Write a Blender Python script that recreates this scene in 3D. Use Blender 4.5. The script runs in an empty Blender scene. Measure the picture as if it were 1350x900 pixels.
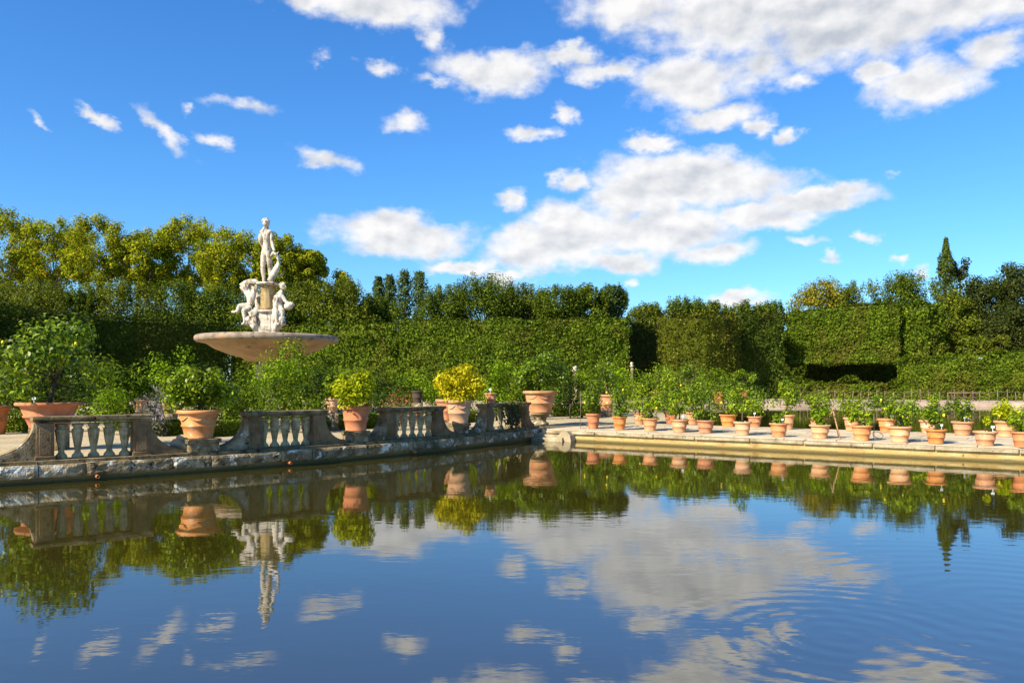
import bpy, bmesh, math, random
import numpy as np
from mathutils import Vector, Matrix

random.seed(7)
RNG = np.random.default_rng(11)
sc = bpy.context.scene
COL = sc.collection
R = math.radians

# ------------------------------------------------------------------ camera
F, HY, EYE = 1050.0, 505.0, 2.0           # focal length and horizon row of the photograph (1350 wide), eye height
cam_d = bpy.data.cameras.new("camera")
cam = bpy.data.objects.new("camera", cam_d)
COL.objects.link(cam)
cam.location = (0, 0, EYE)
cam.rotation_euler = (R(90), 0, 0)
cam_d.sensor_width = 36.0
cam_d.lens = F / 1350 * 36
cam_d.shift_y = (HY - 450) / 1350
cam_d.clip_start = 0.1
cam_d.clip_end = 5000
sc.camera = cam

# ------------------------------------------------------------------ light
SUN_EL = R(37)
sun_xy = Vector((-0.74, -0.67)).normalized()
SUN = Vector((sun_xy.x * math.cos(SUN_EL), sun_xy.y * math.cos(SUN_EL), math.sin(SUN_EL)))
sd = bpy.data.lights.new("sun", 'SUN')
sd.energy = 5.0
sd.angle = R(0.5)
sd.color = (1.0, 0.90, 0.72)
so = bpy.data.objects.new("sun", sd)
COL.objects.link(so)
so.rotation_euler = SUN.to_track_quat('Z', 'Y').to_euler()

sc.view_settings.view_transform = 'Standard'
sc.view_settings.look = 'None'
sc.view_settings.exposure = 0.88
sc.view_settings.gamma = 1.0
sc.view_settings.use_curve_mapping = False

# ------------------------------------------------------------------ world: sky and clouds
def azel(px, py):
    d = Vector(((px - 675) / F, 1.0, (HY - py) / F)).normalized()
    return math.atan2(d.x, d.y), math.asin(d.z)

CLOUDS = [  # px, py, rx, ry, tilt(deg), weight
    (1000, 12, 225, 78, 4, 1.0), (1130, 32, 200, 58, 0, 1.0), (1260, 0, 140, 52, 0, 1.0), (845, 8, 110, 44, 0, .8),
    (905, 105, 80, 46, 0, 1.0), (800, 96, 66, 19, 0, .8), (655, 95, 82, 34, 0, 1.0), (745, 76, 44, 16, 0, .8),
    (1000, 90, 60, 40, 0, .7), (1048, 108, 26, 15, 0, .6),
    (1215, 108, 88, 42, 0, 1.0), (1150, 92, 38, 22, 0, .8), (1312, 62, 62, 30, 0, .8),
    (490, 2, 125, 40, 0, 1.0), (405, -2, 55, 24, 0, .7),
    (500, 87, 30, 13, 0, .65), (532, 162, 42, 14, 8, .6), (575, 50, 28, 26, 50, .6), (570, 112, 30, 10, 0, .5),
    (706, 176, 32, 13, 0, .85), (746, 150, 17, 15, 40, .65),
    (948, 153, 58, 23, 0, .9), (1003, 168, 24, 16, 0, .8), (1040, 181, 20, 14, 0, .65), (862, 187, 46, 15, 0, .9),
    (748, 239, 29, 18, 0, .9), (668, 265, 27, 18, 0, .8),
    (925, 238, 160, 42, 8, 1.1), (1075, 262, 92, 19, 0, 1.0), (845, 255, 90, 46, 0, 1.1), (1000, 285, 100, 24, 0, 1.05),
    (745, 312, 122, 46, -10, 1.1), (880, 305, 110, 40, 0, 1.1), (700, 338, 70, 26, 0, 1.0), (945, 334, 60, 17, -6, .95), (820, 342, 60, 20, 0, .9),
    (530, 312, 108, 30, 3, 1.05), (520, 298, 55, 22, 0, .9), (615, 351, 62, 12, 0, .9), (668, 364, 44, 11, 0, .8),
    (972, 393, 52, 12, 0, 1.0),
    (128, 153, 32, 11, 38, .58), (222, 178, 48, 14, 38, .58), (286, 188, 24, 11, 20, .52), (318, 140, 54, 11, 5, .48), (427, 209, 46, 14, 15, .62),
    (50, 160, 18, 6, 25, .4), (255, 145, 12, 8, 0, .45),
    (1140, 312, 21, 10, 0, .8), (1186, 344, 21, 9, 0, .75), (1090, 344, 12, 7, 0, .6), (825, 372, 13, 8, 0, .65), (1060, 318, 30, 7, 10, .5), (1225, 357, 24, 8, 0, .5),
    (420, 77, 20, 8, 0, .4), (1180, 232, 12, 6, 0, .35),
    (-250, 250, 190, 40, 0, 1.0), (1620, 200, 170, 60, 0, 1.0), (1560, 330, 150, 24, 0, .9), (-120, 60, 90, 20, 15, .8),
]
w = bpy.data.worlds.new("World")
sc.world = w
w.use_nodes = True
nt = w.node_tree
nt.nodes.clear()
N = nt.nodes.new
L = nt.links.new
out = N('ShaderNodeOutputWorld')
bg = N('ShaderNodeBackground')
bg.inputs['Strength'].default_value = 0.085
sky = N('ShaderNodeTexSky')
sky.sky_type = 'NISHITA'
sky.sun_disc = False
sky.sun_elevation = SUN_EL
sky.sun_rotation = math.atan2(sun_xy.x, sun_xy.y)
sky.altitude = 100
sky.air_density = 1.15
sky.dust_density = 0.5
sky.ozone_density = 2.5
SKY_HSV = N('ShaderNodeHueSaturation')
SKY_HSV.inputs['Saturation'].default_value = 1.22
SKY_HSV.inputs['Value'].default_value = 1.35
L(sky.outputs[0], SKY_HSV.inputs['Color'])
SKYC = N('ShaderNodeMixRGB'); SKYC.blend_type = 'MULTIPLY'; SKYC.inputs[0].default_value = 1
SKYC.inputs[2].default_value = (.42, .70, .98, 1)     # the deep polarised blue of the photograph's sky
L(SKY_HSV.outputs[0], SKYC.inputs[1])

def M(op, a, b=None, c=None, clamp=False):
    n = N('ShaderNodeMath'); n.operation = op; n.use_clamp = clamp
    for i, v in enumerate((a, b, c)):
        if v is None: continue
        if isinstance(v, (int, float)): n.inputs[i].default_value = v
        else: L(v, n.inputs[i])
    return n.outputs[0]
def VM(op, a, b):
    n = N('ShaderNodeVectorMath'); n.operation = op
    for i, v in enumerate((a, b)):
        if isinstance(v, (tuple, list)): n.inputs[i].default_value = v
        else: L(v, n.inputs[i])
    return n
tc = N('ShaderNodeTexCoord')
sep = N('ShaderNodeSeparateXYZ'); L(tc.outputs['Generated'], sep.inputs[0])
az = M('ARCTAN2', sep.outputs[0], sep.outputs[1])
el = M('ARCSINE', sep.outputs[2])
cmb = N('ShaderNodeCombineXYZ'); L(az, cmb.inputs[0]); L(el, cmb.inputs[1])
def noise(vec, scale, detail, rough=.55, dist=0.0):
    n = N('ShaderNodeTexNoise'); n.inputs['Scale'].default_value = scale
    n.inputs['Detail'].default_value = detail; n.inputs['Roughness'].default_value = rough
    n.inputs['Distortion'].default_value = dist
    L(vec, n.inputs['Vector']); return n
# ragged outlines: the coordinates are warped by noise before the cloud lobes are read
sc3 = VM('MULTIPLY', cmb.outputs[0], (1.0, 1.5, 1.0)).outputs[0]
w1 = noise(sc3, 17, 7, .62)
warp = VM('MULTIPLY', VM('SUBTRACT', w1.outputs['Color'], (.5, .5, .5)).outputs[0], (.085, .048, 0))
pos = VM('ADD', cmb.outputs[0], warp.outputs[0]).outputs[0]
field = None
for (px, py, rx, ry, tilt, wt) in CLOUDS:
    a0, e0 = azel(px, py)
    a1, _ = azel(px + rx, py); _, e1 = azel(px, py - ry)
    sx, sy = max(abs(a1 - a0), .003), max(abs(e1 - e0), .003)
    mp = N('ShaderNodeMapping'); mp.vector_type = 'TEXTURE'
    mp.inputs['Location'].default_value = (a0, e0, 0)
    mp.inputs['Rotation'].default_value = (0, 0, -R(tilt))
    mp.inputs['Scale'].default_value = (sx * 1.12, sy * 1.12, 1)
    L(pos, mp.inputs['Vector'])
    ln = N('ShaderNodeVectorMath'); ln.operation = 'LENGTH'; L(mp.outputs[0], ln.inputs[0])
    v = M('MULTIPLY_ADD', ln.outputs['Value'], -wt, wt)
    field = v if field is None else M('SMOOTH_MAX', field, v, .12)
d1 = noise(sc3, 27, 9, .56)
d2 = noise(sc3, 9, 4, .5)
dens = M('ADD', field, M('MULTIPLY', M('SUBTRACT', d1.outputs['Fac'], .5), .95))
dens = M('ADD', dens, M('MULTIPLY', M('SUBTRACT', d2.outputs['Fac'], .5), .35))
mr = N('ShaderNodeMapRange'); mr.interpolation_type = 'SMOOTHSTEP'
mr.inputs['From Min'].default_value = -.04; mr.inputs['From Max'].default_value = 0.60
L(dens, mr.inputs['Value'])
mask = M('MULTIPLY', mr.outputs[0], .97)
# thick hearts of the clouds are greyer than their rims
thick = N('ShaderNodeMapRange'); thick.inputs['From Min'].default_value = .45; thick.inputs['From Max'].default_value = 1.1
L(dens, thick.inputs['Value'])
pf0 = noise(sc3, 19, 5, .5)
puff = noise(VM('ADD', sc3, (-0.008, 0.016, 0)).outputs[0], 19, 5, .5)       # denser towards the sun means shaded here
shade = M('MULTIPLY_ADD', M('SUBTRACT', puff.outputs['Fac'], pf0.outputs['Fac']), 2.3, M('MULTIPLY_ADD', thick.outputs[0], .28, .16))
a0, e0 = azel(1080, 48); a1, _ = azel(1290, 48); _, e1 = azel(1080, -8)
mp = N('ShaderNodeMapping'); mp.vector_type = 'TEXTURE'; mp.inputs['Location'].default_value = (a0, e0, 0); mp.inputs['Scale'].default_value = (a1 - a0, e1 - e0, 1)
L(pos, mp.inputs['Vector']); ln = N('ShaderNodeVectorMath'); ln.operation = 'LENGTH'; L(mp.outputs[0], ln.inputs[0])
shade = M('ADD', shade, M('MULTIPLY', M('SUBTRACT', 1.0, ln.outputs['Value'], clamp=True), .5), clamp=True)
ccol = N('ShaderNodeMixRGB'); ccol.inputs[1].default_value = (6.5, 6.4, 6.3, 1); ccol.inputs[2].default_value = (3.6, 3.85, 4.25, 1)
L(shade, ccol.inputs[0])
mixc = N('ShaderNodeMixRGB'); L(mask, mixc.inputs[0]); L(SKYC.outputs[0], mixc.inputs[1]); L(ccol.outputs[0], mixc.inputs[2])
L(mixc.outputs[0], bg.inputs['Color'])
L(bg.outputs[0], out.inputs[0])

# ------------------------------------------------------------------ helpers
def at(px, D, z=0.0):                 # where the photograph's column px meets distance D
    return Vector(((px - 675) / F * D, D, z))
def hz(py, D):                        # height seen at row py and distance D
    return EYE + (HY - py) / F * D
def ground(px, py, z):                # point of a level z seen at px, py
    D = F * (EYE - z) / (py - HY)
    return at(px, D, z)

def tag(o, label=None, cat=None, group=None, kind=None):
    if label: o["label"] = label
    if cat: o["category"] = cat
    if group: o["group"] = group
    if kind: o["kind"] = kind
    return o
def empty(name, loc, rz=0.0, label=None, cat=None, group=None):
    o = bpy.data.objects.new(name, None); COL.objects.link(o)
    o.location = loc; o.rotation_euler = (0, 0, rz); o.empty_display_size = .2
    return tag(o, label, cat, group)
def link(name, me, mat, parent=None, loc=None):
    o = bpy.data.objects.new(name, me); COL.objects.link(o)
    if mat is not None and not me.materials: me.materials.append(mat)
    if parent: o.parent = parent
    if loc is not None: o.location = loc
    return o

class MB:
    def __init__(s): s.v = []; s.f = []; s.sm = []
    def add(s, vs, fs, smooth=False):
        b = len(s.v); s.v += [tuple(p) for p in vs]
        for f in fs: s.f.append([b + i for i in f]); s.sm.append(smooth)
    def box(s, c, d, jit=0.0, bev=0.0, rz=0.0):
        bm = bmesh.new(); bmesh.ops.create_cube(bm, size=1.0)
        for v in bm.verts: v.co = Vector((v.co.x * d[0], v.co.y * d[1], v.co.z * d[2]))
        if bev > 0: bmesh.ops.bevel(bm, geom=list(bm.edges), offset=bev, segments=2, affect='EDGES', profile=.6)
        m = Matrix.Rotation(rz, 3, 'Z')
        for v in bm.verts:
            p = m @ v.co
            v.co = Vector((p.x + c[0] + random.uniform(-jit, jit), p.y + c[1] + random.uniform(-jit, jit), p.z + c[2] + random.uniform(-jit, jit)))
        bm.verts.index_update()
        s.add([v.co[:] for v in bm.verts], [[v.index for v in f.verts] for f in bm.faces], False); bm.free()
    def lathe(s, prof, n=24, c=(0, 0, 0), flute=None, smooth=True, cap=True):
        vs = []; fs = []
        for i, (r, z) in enumerate(prof):
            for k in range(n):
                a = 2 * math.pi * k / n
                rr = r
                if flute: rr = r * (1 - flute[1] * (0.5 - 0.5 * math.cos(flute[0] * a)) * flute[2](z))
                vs.append((c[0] + rr * math.cos(a), c[1] + rr * math.sin(a), c[2] + z))
        for i in range(len(prof) - 1):
            for k in range(n):
                fs.append([i * n + k, i * n + (k + 1) % n, (i + 1) * n + (k + 1) % n, (i + 1) * n + k])
        if cap:
            fs.append([k for k in range(n)][::-1]); fs.append([(len(prof) - 1) * n + k for k in range(n)])
        s.add(vs, fs, smooth)
    def tube(s, pts, rad, n=7):
        pts = [Vector(p) for p in pts]; vs = []; fs = []
        if isinstance(rad, (int, float)): rad = [rad] * len(pts)
        up = Vector((.13, .21, .97))
        for i, p in enumerate(pts):
            t = (pts[min(i + 1, len(pts) - 1)] - pts[max(i - 1, 0)]).normalized()
            u = t.cross(up)
            if u.length < .05: u = t.cross(Vector((1, 0, 0)))
            u.normalize(); v = t.cross(u)
            for k in range(n):
                a = 2 * math.pi * k / n
                vs.append(p + (u * math.cos(a) + v * math.sin(a)) * rad[i])
        for i in range(len(pts) - 1):
            for k in range(n):
                fs.append([i * n + k, i * n + (k + 1) % n, (i + 1) * n + (k + 1) % n, (i + 1) * n + k])
        fs.append(list(range(n))[::-1]); fs.append([(len(pts) - 1) * n + k for k in range(n)])
        s.add(vs, fs, True)
    def prism(s, poly, y0, y1):       # poly in xz, extruded along y
        n = len(poly)
        vs = [(x, y0, z) for x, z in poly] + [(x, y1, z) for x, z in poly]
        fs = [list(range(n)), list(range(n, 2 * n))[::-1]] + [[i, i + n, (i + 1) % n + n, (i + 1) % n] for i in range(n)]
        s.add(vs, fs, False)
    def sheet(s, poly, z0, z1, bottom=False):       # poly in xy, solid from z0 to z1
        n = len(poly)
        vs = [(x, y, z0) for x, y in poly] + [(x, y, z1) for x, y in poly]
        fs = [list(range(n, 2 * n))] + [[i, (i + 1) % n, (i + 1) % n + n, i + n] for i in range(n)]
        if bottom: fs.append(list(range(n))[::-1])
        s.add(vs, fs, False)
    def mesh(s, name):
        me = bpy.data.meshes.new(name); me.from_pydata(s.v, [], s.f); me.update()
        me.polygons.foreach_set("use_smooth", s.sm)
        bm = bmesh.new(); bm.from_mesh(me); bmesh.ops.recalc_face_normals(bm, faces=list(bm.faces)); bm.to_mesh(me); bm.free()
        return me
    def build(s, name, mat, parent=None, loc=None): return link(name, s.mesh(name), mat, parent, loc)

def leaf_mesh(name, C, Nn, size, aspect=.55):
    n = len(C)
    rnd = RNG.normal(size=(n, 3))
    Nn = Nn / (np.linalg.norm(Nn, axis=1, keepdims=True) + 1e-9)
    t = np.cross(Nn, rnd); t /= (np.linalg.norm(t, axis=1, keepdims=True) + 1e-9)
    b = np.cross(Nn, t)
    s = size.reshape(-1, 1) * .5
    V = np.empty((n, 4, 3), dtype=np.float32)
    V[:, 0] = C - t * s; V[:, 1] = C + b * s * aspect + Nn * s * .18 - t * s * .1
    V[:, 2] = C + t * s; V[:, 3] = C - b * s * aspect + Nn * s * .18 - t * s * .1
    me = bpy.data.meshes.new(name)
    me.vertices.add(4 * n); me.vertices.foreach_set("co", V.ravel())
    me.loops.add(4 * n); me.loops.foreach_set("vertex_index", np.arange(4 * n, dtype=np.int32))
    me.polygons.add(n); me.polygons.foreach_set("loop_start", np.arange(0, 4 * n, 4, dtype=np.int32))
    me.update(calc_edges=True); me.validate()
    return me
def unit(n):
    d = RNG.normal(size=(n, 3)); return d / np.linalg.norm(d, axis=1, keepdims=True)
def clump_leaves(cc, cr, n, size, zs=1.0, up=.3, shell=.42):
    k = len(cc); wgt = cr ** 2; idx = RNG.choice(k, n, p=wgt / wgt.sum())
    d = unit(n); rad = RNG.random(n) ** shell
    off = d * (cr[idx] * rad)[:, None]; off[:, 2] *= zs
    P = cc[idx] + off
    Nn = d * .75 + unit(n) * .55 + np.array([0, 0, up])
    S = size * (0.65 + .7 * RNG.random(n))
    return P, Nn, S
PH = RNG.random((14, 4)) * 6.28
KV = RNG.normal(size=(14, 3))
def wob(P, f):                         # smooth pseudo noise in -1..1
    r = np.zeros(len(P))
    for i in range(14): r += np.sin(P @ (KV[i] * f * (1 + i * .22)) + PH[i, 0]) / (1 + i * .12)
    return r / 3.2

# ------------------------------------------------------------------ materials
def mat_new(name):
    m = bpy.data.materials.new(name); m.use_nodes = True
    t = m.node_tree; return m, t, t.nodes['Principled BSDF']
def ramp_node(t, stops):
    r = t.nodes.new('ShaderNodeValToRGB'); e = r.color_ramp.elements
    while len(e) < len(stops): e.new(.5)
    for k, (p, c) in enumerate(stops): e[k].position = p; e[k].color = (*c, 1)
    return r
def leaf_mat(name, stops, trans=.28, rough=.5, dead=0.0):
    m, t, b = mat_new(name)
    g = t.nodes.new('ShaderNodeNewGeometry'); r = ramp_node(t, stops)
    t.links.new(g.outputs['Random Per Island'], r.inputs[0])
    tcn = t.nodes.new('ShaderNodeTexCoord'); nz = t.nodes.new('ShaderNodeTexNoise'); nz.inputs['Scale'].default_value = .9; nz.inputs['Detail'].default_value = 3
    t.links.new(tcn.outputs['Object'], nz.inputs['Vector'])
    hs = t.nodes.new('ShaderNodeHueSaturation'); t.links.new(r.outputs[0], hs.inputs['Color'])
    mp = t.nodes.new('ShaderNodeMapRange'); mp.inputs['From Min'].default_value = .3; mp.inputs['From Max'].default_value = .7
    mp.inputs['To Min'].default_value = .68; mp.inputs['To Max'].default_value = 1.3
    t.links.new(nz.outputs['Fac'], mp.inputs['Value']); t.links.new(mp.outputs[0], hs.inputs['Value'])
    leafc = hs.outputs[0]
    if dead > 0:                       # patches of browned leaves
        n2 = t.nodes.new('ShaderNodeTexNoise'); n2.inputs['Scale'].default_value = .28; n2.inputs['Detail'].default_value = 5; n2.inputs['Roughness'].default_value = .65
        t.links.new(tcn.outputs['Object'], n2.inputs['Vector'])
        m2 = t.nodes.new('ShaderNodeMapRange'); m2.inputs['From Min'].default_value = .50; m2.inputs['From Max'].default_value = .72; m2.inputs['To Max'].default_value = dead
        t.links.new(n2.outputs['Fac'], m2.inputs['Value'])
        mx2 = t.nodes.new('ShaderNodeMixRGB'); mx2.inputs[2].default_value = (.12, .085, .018, 1)
        t.links.new(m2.outputs[0], mx2.inputs[0]); t.links.new(leafc, mx2.inputs[1]); leafc = mx2.outputs[0]
    b.inputs['Roughness'].default_value = rough
    b.inputs['Specular IOR Level'].default_value = .06 if rough > .45 else .25
    t.links.new(leafc, b.inputs['Base Color'])
    tr = t.nodes.new('ShaderNodeBsdfTranslucent'); t.links.new(leafc, tr.inputs['Color'])
    mx = t.nodes.new('ShaderNodeMixShader'); mx.inputs[0].default_value = trans
    t.links.new(b.outputs[0], mx.inputs[1]); t.links.new(tr.outputs[0], mx.inputs[2])
    t.links.new(mx.outputs[0], t.nodes['Material Output'].inputs['Surface'])
    return m
def stone_mat(name, stops, scale=3.0, bump=.4, spots=None, rough=.9, fine=40, zs=1.0):
    m, t, b = mat_new(name)
    tcn = t.nodes.new('ShaderNodeTexCoord')
    geo = t.nodes.new('ShaderNodeNewGeometry')
    n1 = t.nodes.new('ShaderNodeTexNoise'); n1.inputs['Scale'].default_value = scale; n1.inputs['Detail'].default_value = 8; n1.inputs['Roughness'].default_value = .68
    t.links.new(geo.outputs['Position'], n1.inputs['Vector'])
    r = ramp_node(t, stops); t.links.new(n1.outputs['Fac'], r.inputs[0])
    col = r.outputs[0]
    if spots:
        for (sc_, lo, hi, c) in spots:
            n2 = t.nodes.new('ShaderNodeTexNoise'); n2.inputs['Scale'].default_value = sc_; n2.inputs['Detail'].default_value = 6; n2.inputs['Roughness'].default_value = .65
            mpv = t.nodes.new('ShaderNodeMapping'); mpv.inputs['Location'].default_value = (sc_ * 3.1, sc_ * 1.7, 5.0); mpv.inputs['Scale'].default_value = (1, 1, zs)
            t.links.new(geo.outputs['Position'], mpv.inputs['Vector']); t.links.new(mpv.outputs[0], n2.inputs['Vector'])
            mr_ = t.nodes.new('ShaderNodeMapRange'); mr_.inputs['From Min'].default_value = lo; mr_.inputs['From Max'].default_value = hi
            t.links.new(n2.outputs['Fac'], mr_.inputs['Value'])
            mx = t.nodes.new('ShaderNodeMixRGB'); mx.inputs[2].default_value = (*c, 1)
            t.links.new(mr_.outputs[0], mx.inputs[0]); t.links.new(col, mx.inputs[1]); col = mx.outputs[0]
    if 'wall' in name:                 # slimy band where the pond has stood
        sp = t.nodes.new('ShaderNodeSeparateXYZ'); t.links.new(geo.outputs['Position'], sp.inputs[0])
        wv = t.nodes.new('ShaderNodeMath'); wv.operation = 'MULTIPLY_ADD'; wv.inputs[1].default_value = -.14; t.links.new(n1.outputs['Fac'], wv.inputs[0]); t.links.new(sp.outputs[2], wv.inputs[2])
        mz = t.nodes.new('ShaderNodeMapRange'); mz.inputs['From Min'].default_value = -.035; mz.inputs['From Max'].default_value = .035; mz.inputs['To Min'].default_value = .85; mz.inputs['To Max'].default_value = 0
        t.links.new(wv.outputs[0], mz.inputs['Value'])
        mxz = t.nodes.new('ShaderNodeMixRGB'); mxz.inputs[2].default_value = (.06, .05, .014, 1)
        t.links.new(mz.outputs[0], mxz.inputs[0]); t.links.new(col, mxz.inputs[1]); col = mxz.outputs[0]
    t.links.new(col, b.inputs['Base Color'])
    if 'terracotta' in name:
        oi = t.nodes.new('ShaderNodeObjectInfo'); hv = t.nodes.new('ShaderNodeHueSaturation')
        mv = t.nodes.new('ShaderNodeMapRange'); mv.inputs['To Min'].default_value = .80; mv.inputs['To Max'].default_value = 1.10
        t.links.new(oi.outputs['Random'], mv.inputs['Value']); t.links.new(mv.outputs[0], hv.inputs['Value'])
        ms = t.nodes.new('ShaderNodeMath'); ms.operation = 'MULTIPLY_ADD'; ms.inputs[1].default_value = -.16; ms.inputs[2].default_value = 1.03
        mf = t.nodes.new('ShaderNodeMath'); mf.operation = 'FRACT'; mk = t.nodes.new('ShaderNodeMath'); mk.operation = 'MULTIPLY'; mk.inputs[1].default_value = 7.31
        t.links.new(oi.outputs['Random'], mk.inputs[0]); t.links.new(mk.outputs[0], mf.inputs[0]); t.links.new(mf.outputs[0], ms.inputs[0])
        mc = t.nodes.new('ShaderNodeMath'); mc.operation = 'MAXIMUM'; mc.inputs[1].default_value = .62; t.links.new(ms.outputs[0], mc.inputs[0]); t.links.new(mc.outputs[0], hv.inputs['Saturation'])
        t.links.new(col, hv.inputs['Color']); t.links.new(hv.outputs[0], b.inputs['Base Color'])
    b.inputs['Roughness'].default_value = rough
    b.inputs['Specular IOR Level'].default_value = .2
    n3 = t.nodes.new('ShaderNodeTexNoise'); n3.inputs['Scale'].default_value = fine; n3.inputs['Detail'].default_value = 5
    t.links.new(geo.outputs['Position'], n3.inputs['Vector'])
    bp = t.nodes.new('ShaderNodeBump'); bp.inputs['Strength'].default_value = bump; bp.inputs['Distance'].default_value = .03
    t.links.new(n3.outputs['Fac'], bp.inputs['Height']); t.links.new(bp.outputs[0], b.inputs['Normal'])
    return m
def plain(name, c, rough=.7, metal=0.0):
    m, t, b = mat_new(name)
    b.inputs['Base Color'].default_value = (*c, 1); b.inputs['Roughness'].default_value = rough; b.inputs['Metallic'].default_value = metal
    return m

MAT = {}
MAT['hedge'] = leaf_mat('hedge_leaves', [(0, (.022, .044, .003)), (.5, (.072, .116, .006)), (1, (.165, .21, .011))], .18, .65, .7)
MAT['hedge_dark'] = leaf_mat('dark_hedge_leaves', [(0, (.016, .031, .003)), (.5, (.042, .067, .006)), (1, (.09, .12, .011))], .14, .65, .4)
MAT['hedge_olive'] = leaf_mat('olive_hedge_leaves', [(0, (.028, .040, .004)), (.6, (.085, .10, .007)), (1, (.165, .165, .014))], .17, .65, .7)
MAT['plane'] = leaf_mat('plane_tree_leaves', [(0, (.06, .105, .005)), (.4, (.22, .285, .009)), (.8, (.45, .46, .016)), (1, (.54, .36, .025))], .44, .6)
MAT['ilex'] = leaf_mat('evergreen_leaves', [(0, (.026, .050, .004)), (.6, (.092, .132, .009)), (1, (.195, .235, .017))], .28, .65)
MAT['ilex_pale'] = leaf_mat('pale_evergreen_leaves', [(0, (.036, .058, .005)), (.6, (.125, .155, .011)), (1, (.25, .265, .021))], .30, .65)
MAT['gold'] = leaf_mat('gold_tipped_leaves', [(0, (.06, .09, .010)), (.5, (.20, .20, .016)), (1, (.46, .34, .03))], .35)
MAT['poplar'] = leaf_mat('poplar_leaves', [(0, (.028, .055, .012)), (.6, (.075, .115, .022)), (1, (.13, .17, .035))], .3)
MAT['cypress'] = leaf_mat('cypress_leaves', [(0, (.022, .040, .006)), (.6, (.065, .095, .010)), (1, (.12, .145, .018))], .2)
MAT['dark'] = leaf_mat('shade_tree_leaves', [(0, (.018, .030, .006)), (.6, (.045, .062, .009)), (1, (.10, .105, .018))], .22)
MAT['citrus'] = leaf_mat('citrus_leaves', [(0, (.040, .085, .002)), (.5, (.16, .25, .004)), (1, (.38, .44, .010))], .28, .42)
MAT['citrus_deep'] = leaf_mat('deep_citrus_leaves', [(0, (.026, .060, .002)), (.5, (.105, .18, .004)), (1, (.27, .34, .010))], .26, .42)
MAT['lime'] = leaf_mat('lime_green_leaves', [(0, (.12, .17, .004)), (.5, (.34, .39, .006)), (1, (.58, .58, .015))], .3, .5)
MAT['yellow'] = leaf_mat('yellow_leaves', [(0, (.24, .25, .004)), (.5, (.52, .46, .006)), (1, (.72, .60, .02))], .3, .5)
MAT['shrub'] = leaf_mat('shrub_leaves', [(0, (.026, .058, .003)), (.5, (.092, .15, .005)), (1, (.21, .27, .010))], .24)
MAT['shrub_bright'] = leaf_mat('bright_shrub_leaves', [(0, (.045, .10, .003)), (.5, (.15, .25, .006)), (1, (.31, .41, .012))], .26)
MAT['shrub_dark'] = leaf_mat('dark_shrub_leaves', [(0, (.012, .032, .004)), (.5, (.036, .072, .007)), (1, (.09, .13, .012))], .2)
MAT['box'] = leaf_mat('box_leaves', [(0, (.05, .075, .006)), (.5, (.12, .16, .010)), (1, (.22, .26, .018))], .25)
MAT['lavender'] = leaf_mat('lavender_stems', [(0, (.10, .12, .06)), (.5, (.22, .20, .12)), (1, (.36, .30, .42))], .3)
MAT['flower'] = leaf_mat('flowering_leaves', [(0, (.05, .10, .015)), (.6, (.12, .18, .02)), (.8, (.40, .06, .03)), (1, (.5, .10, .08))], .3)
MAT['ivy'] = leaf_mat('ivy_leaves', [(0, (.04, .05, .015)), (.5, (.10, .10, .03)), (1, (.16, .15, .05))], .2)
MAT['bark'] = stone_mat('bark', [(.3, (.035, .025, .016)), (.7, (.13, .10, .07))], 6, .8)
MAT['pale_bark'] = stone_mat('pale_bark', [(.3, (.10, .085, .06)), (.7, (.30, .26, .20))], 3, .6)
MAT['terracotta'] = stone_mat('terracotta', [(.28, (.40, .135, .038)), (.5, (.57, .235, .078)), (.72, (.66, .34, .145))], 2.4, .15,
                              [(3.0, .60, .74, (.68, .52, .38)), (6.0, .62, .70, (.12, .085, .05))], .85, 70)
MAT['terracotta_red'] = stone_mat('red_terracotta', [(.3, (.38, .10, .030)), (.55, (.52, .18, .060)), (.75, (.62, .29, .12))], 2.6, .15,
                                  [(2.6, .62, .76, (.6, .38, .26))], .85, 70)
MAT['terracotta_pale'] = stone_mat('pale_terracotta', [(.3, (.46, .22, .085)), (.5, (.58, .29, .12)), (.72, (.66, .41, .235))], 2.2, .15,
                                   [(2.6, .60, .76, (.62, .52, .40))], .88, 70)
MAT['soil'] = plain('soil', (.06, .04, .025), .95)
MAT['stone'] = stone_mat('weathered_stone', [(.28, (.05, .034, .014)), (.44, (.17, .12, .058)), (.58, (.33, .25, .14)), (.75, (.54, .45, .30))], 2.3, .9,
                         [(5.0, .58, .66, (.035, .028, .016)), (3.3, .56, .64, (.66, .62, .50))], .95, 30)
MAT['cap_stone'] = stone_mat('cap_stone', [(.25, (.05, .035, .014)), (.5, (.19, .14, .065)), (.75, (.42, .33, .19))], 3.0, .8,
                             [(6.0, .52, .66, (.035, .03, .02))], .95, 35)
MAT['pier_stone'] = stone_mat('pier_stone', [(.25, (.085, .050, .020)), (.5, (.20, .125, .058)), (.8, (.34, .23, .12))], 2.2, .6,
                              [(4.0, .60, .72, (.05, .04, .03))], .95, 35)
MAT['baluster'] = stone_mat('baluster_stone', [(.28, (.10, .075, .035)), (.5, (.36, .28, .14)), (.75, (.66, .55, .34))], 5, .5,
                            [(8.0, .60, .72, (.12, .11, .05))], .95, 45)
MAT['slime'] = stone_mat('wet_wall', [(.25, (.10, .065, .018)), (.5, (.24, .165, .05)), (.75, (.38, .28, .10))], 1.6, .4,
                         [(7.0, .58, .68, (.05, .045, .012))], .6, 25)
MAT['ochre_wall'] = stone_mat('ochre_wall', [(.25, (.22, .14, .045)), (.5, (.42, .29, .105)), (.75, (.55, .42, .20))], 2.4, .4,
                              [(6.0, .60, .70, (.12, .09, .03))], .8, 30)
MAT['coping'] = stone_mat('coping_stone', [(.25, (.15, .11, .06)), (.5, (.35, .28, .17)), (.8, (.56, .48, .33))], 2.4, .8,
                          [(5.0, .60, .68, (.07, .06, .04))], .95, 30)
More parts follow.
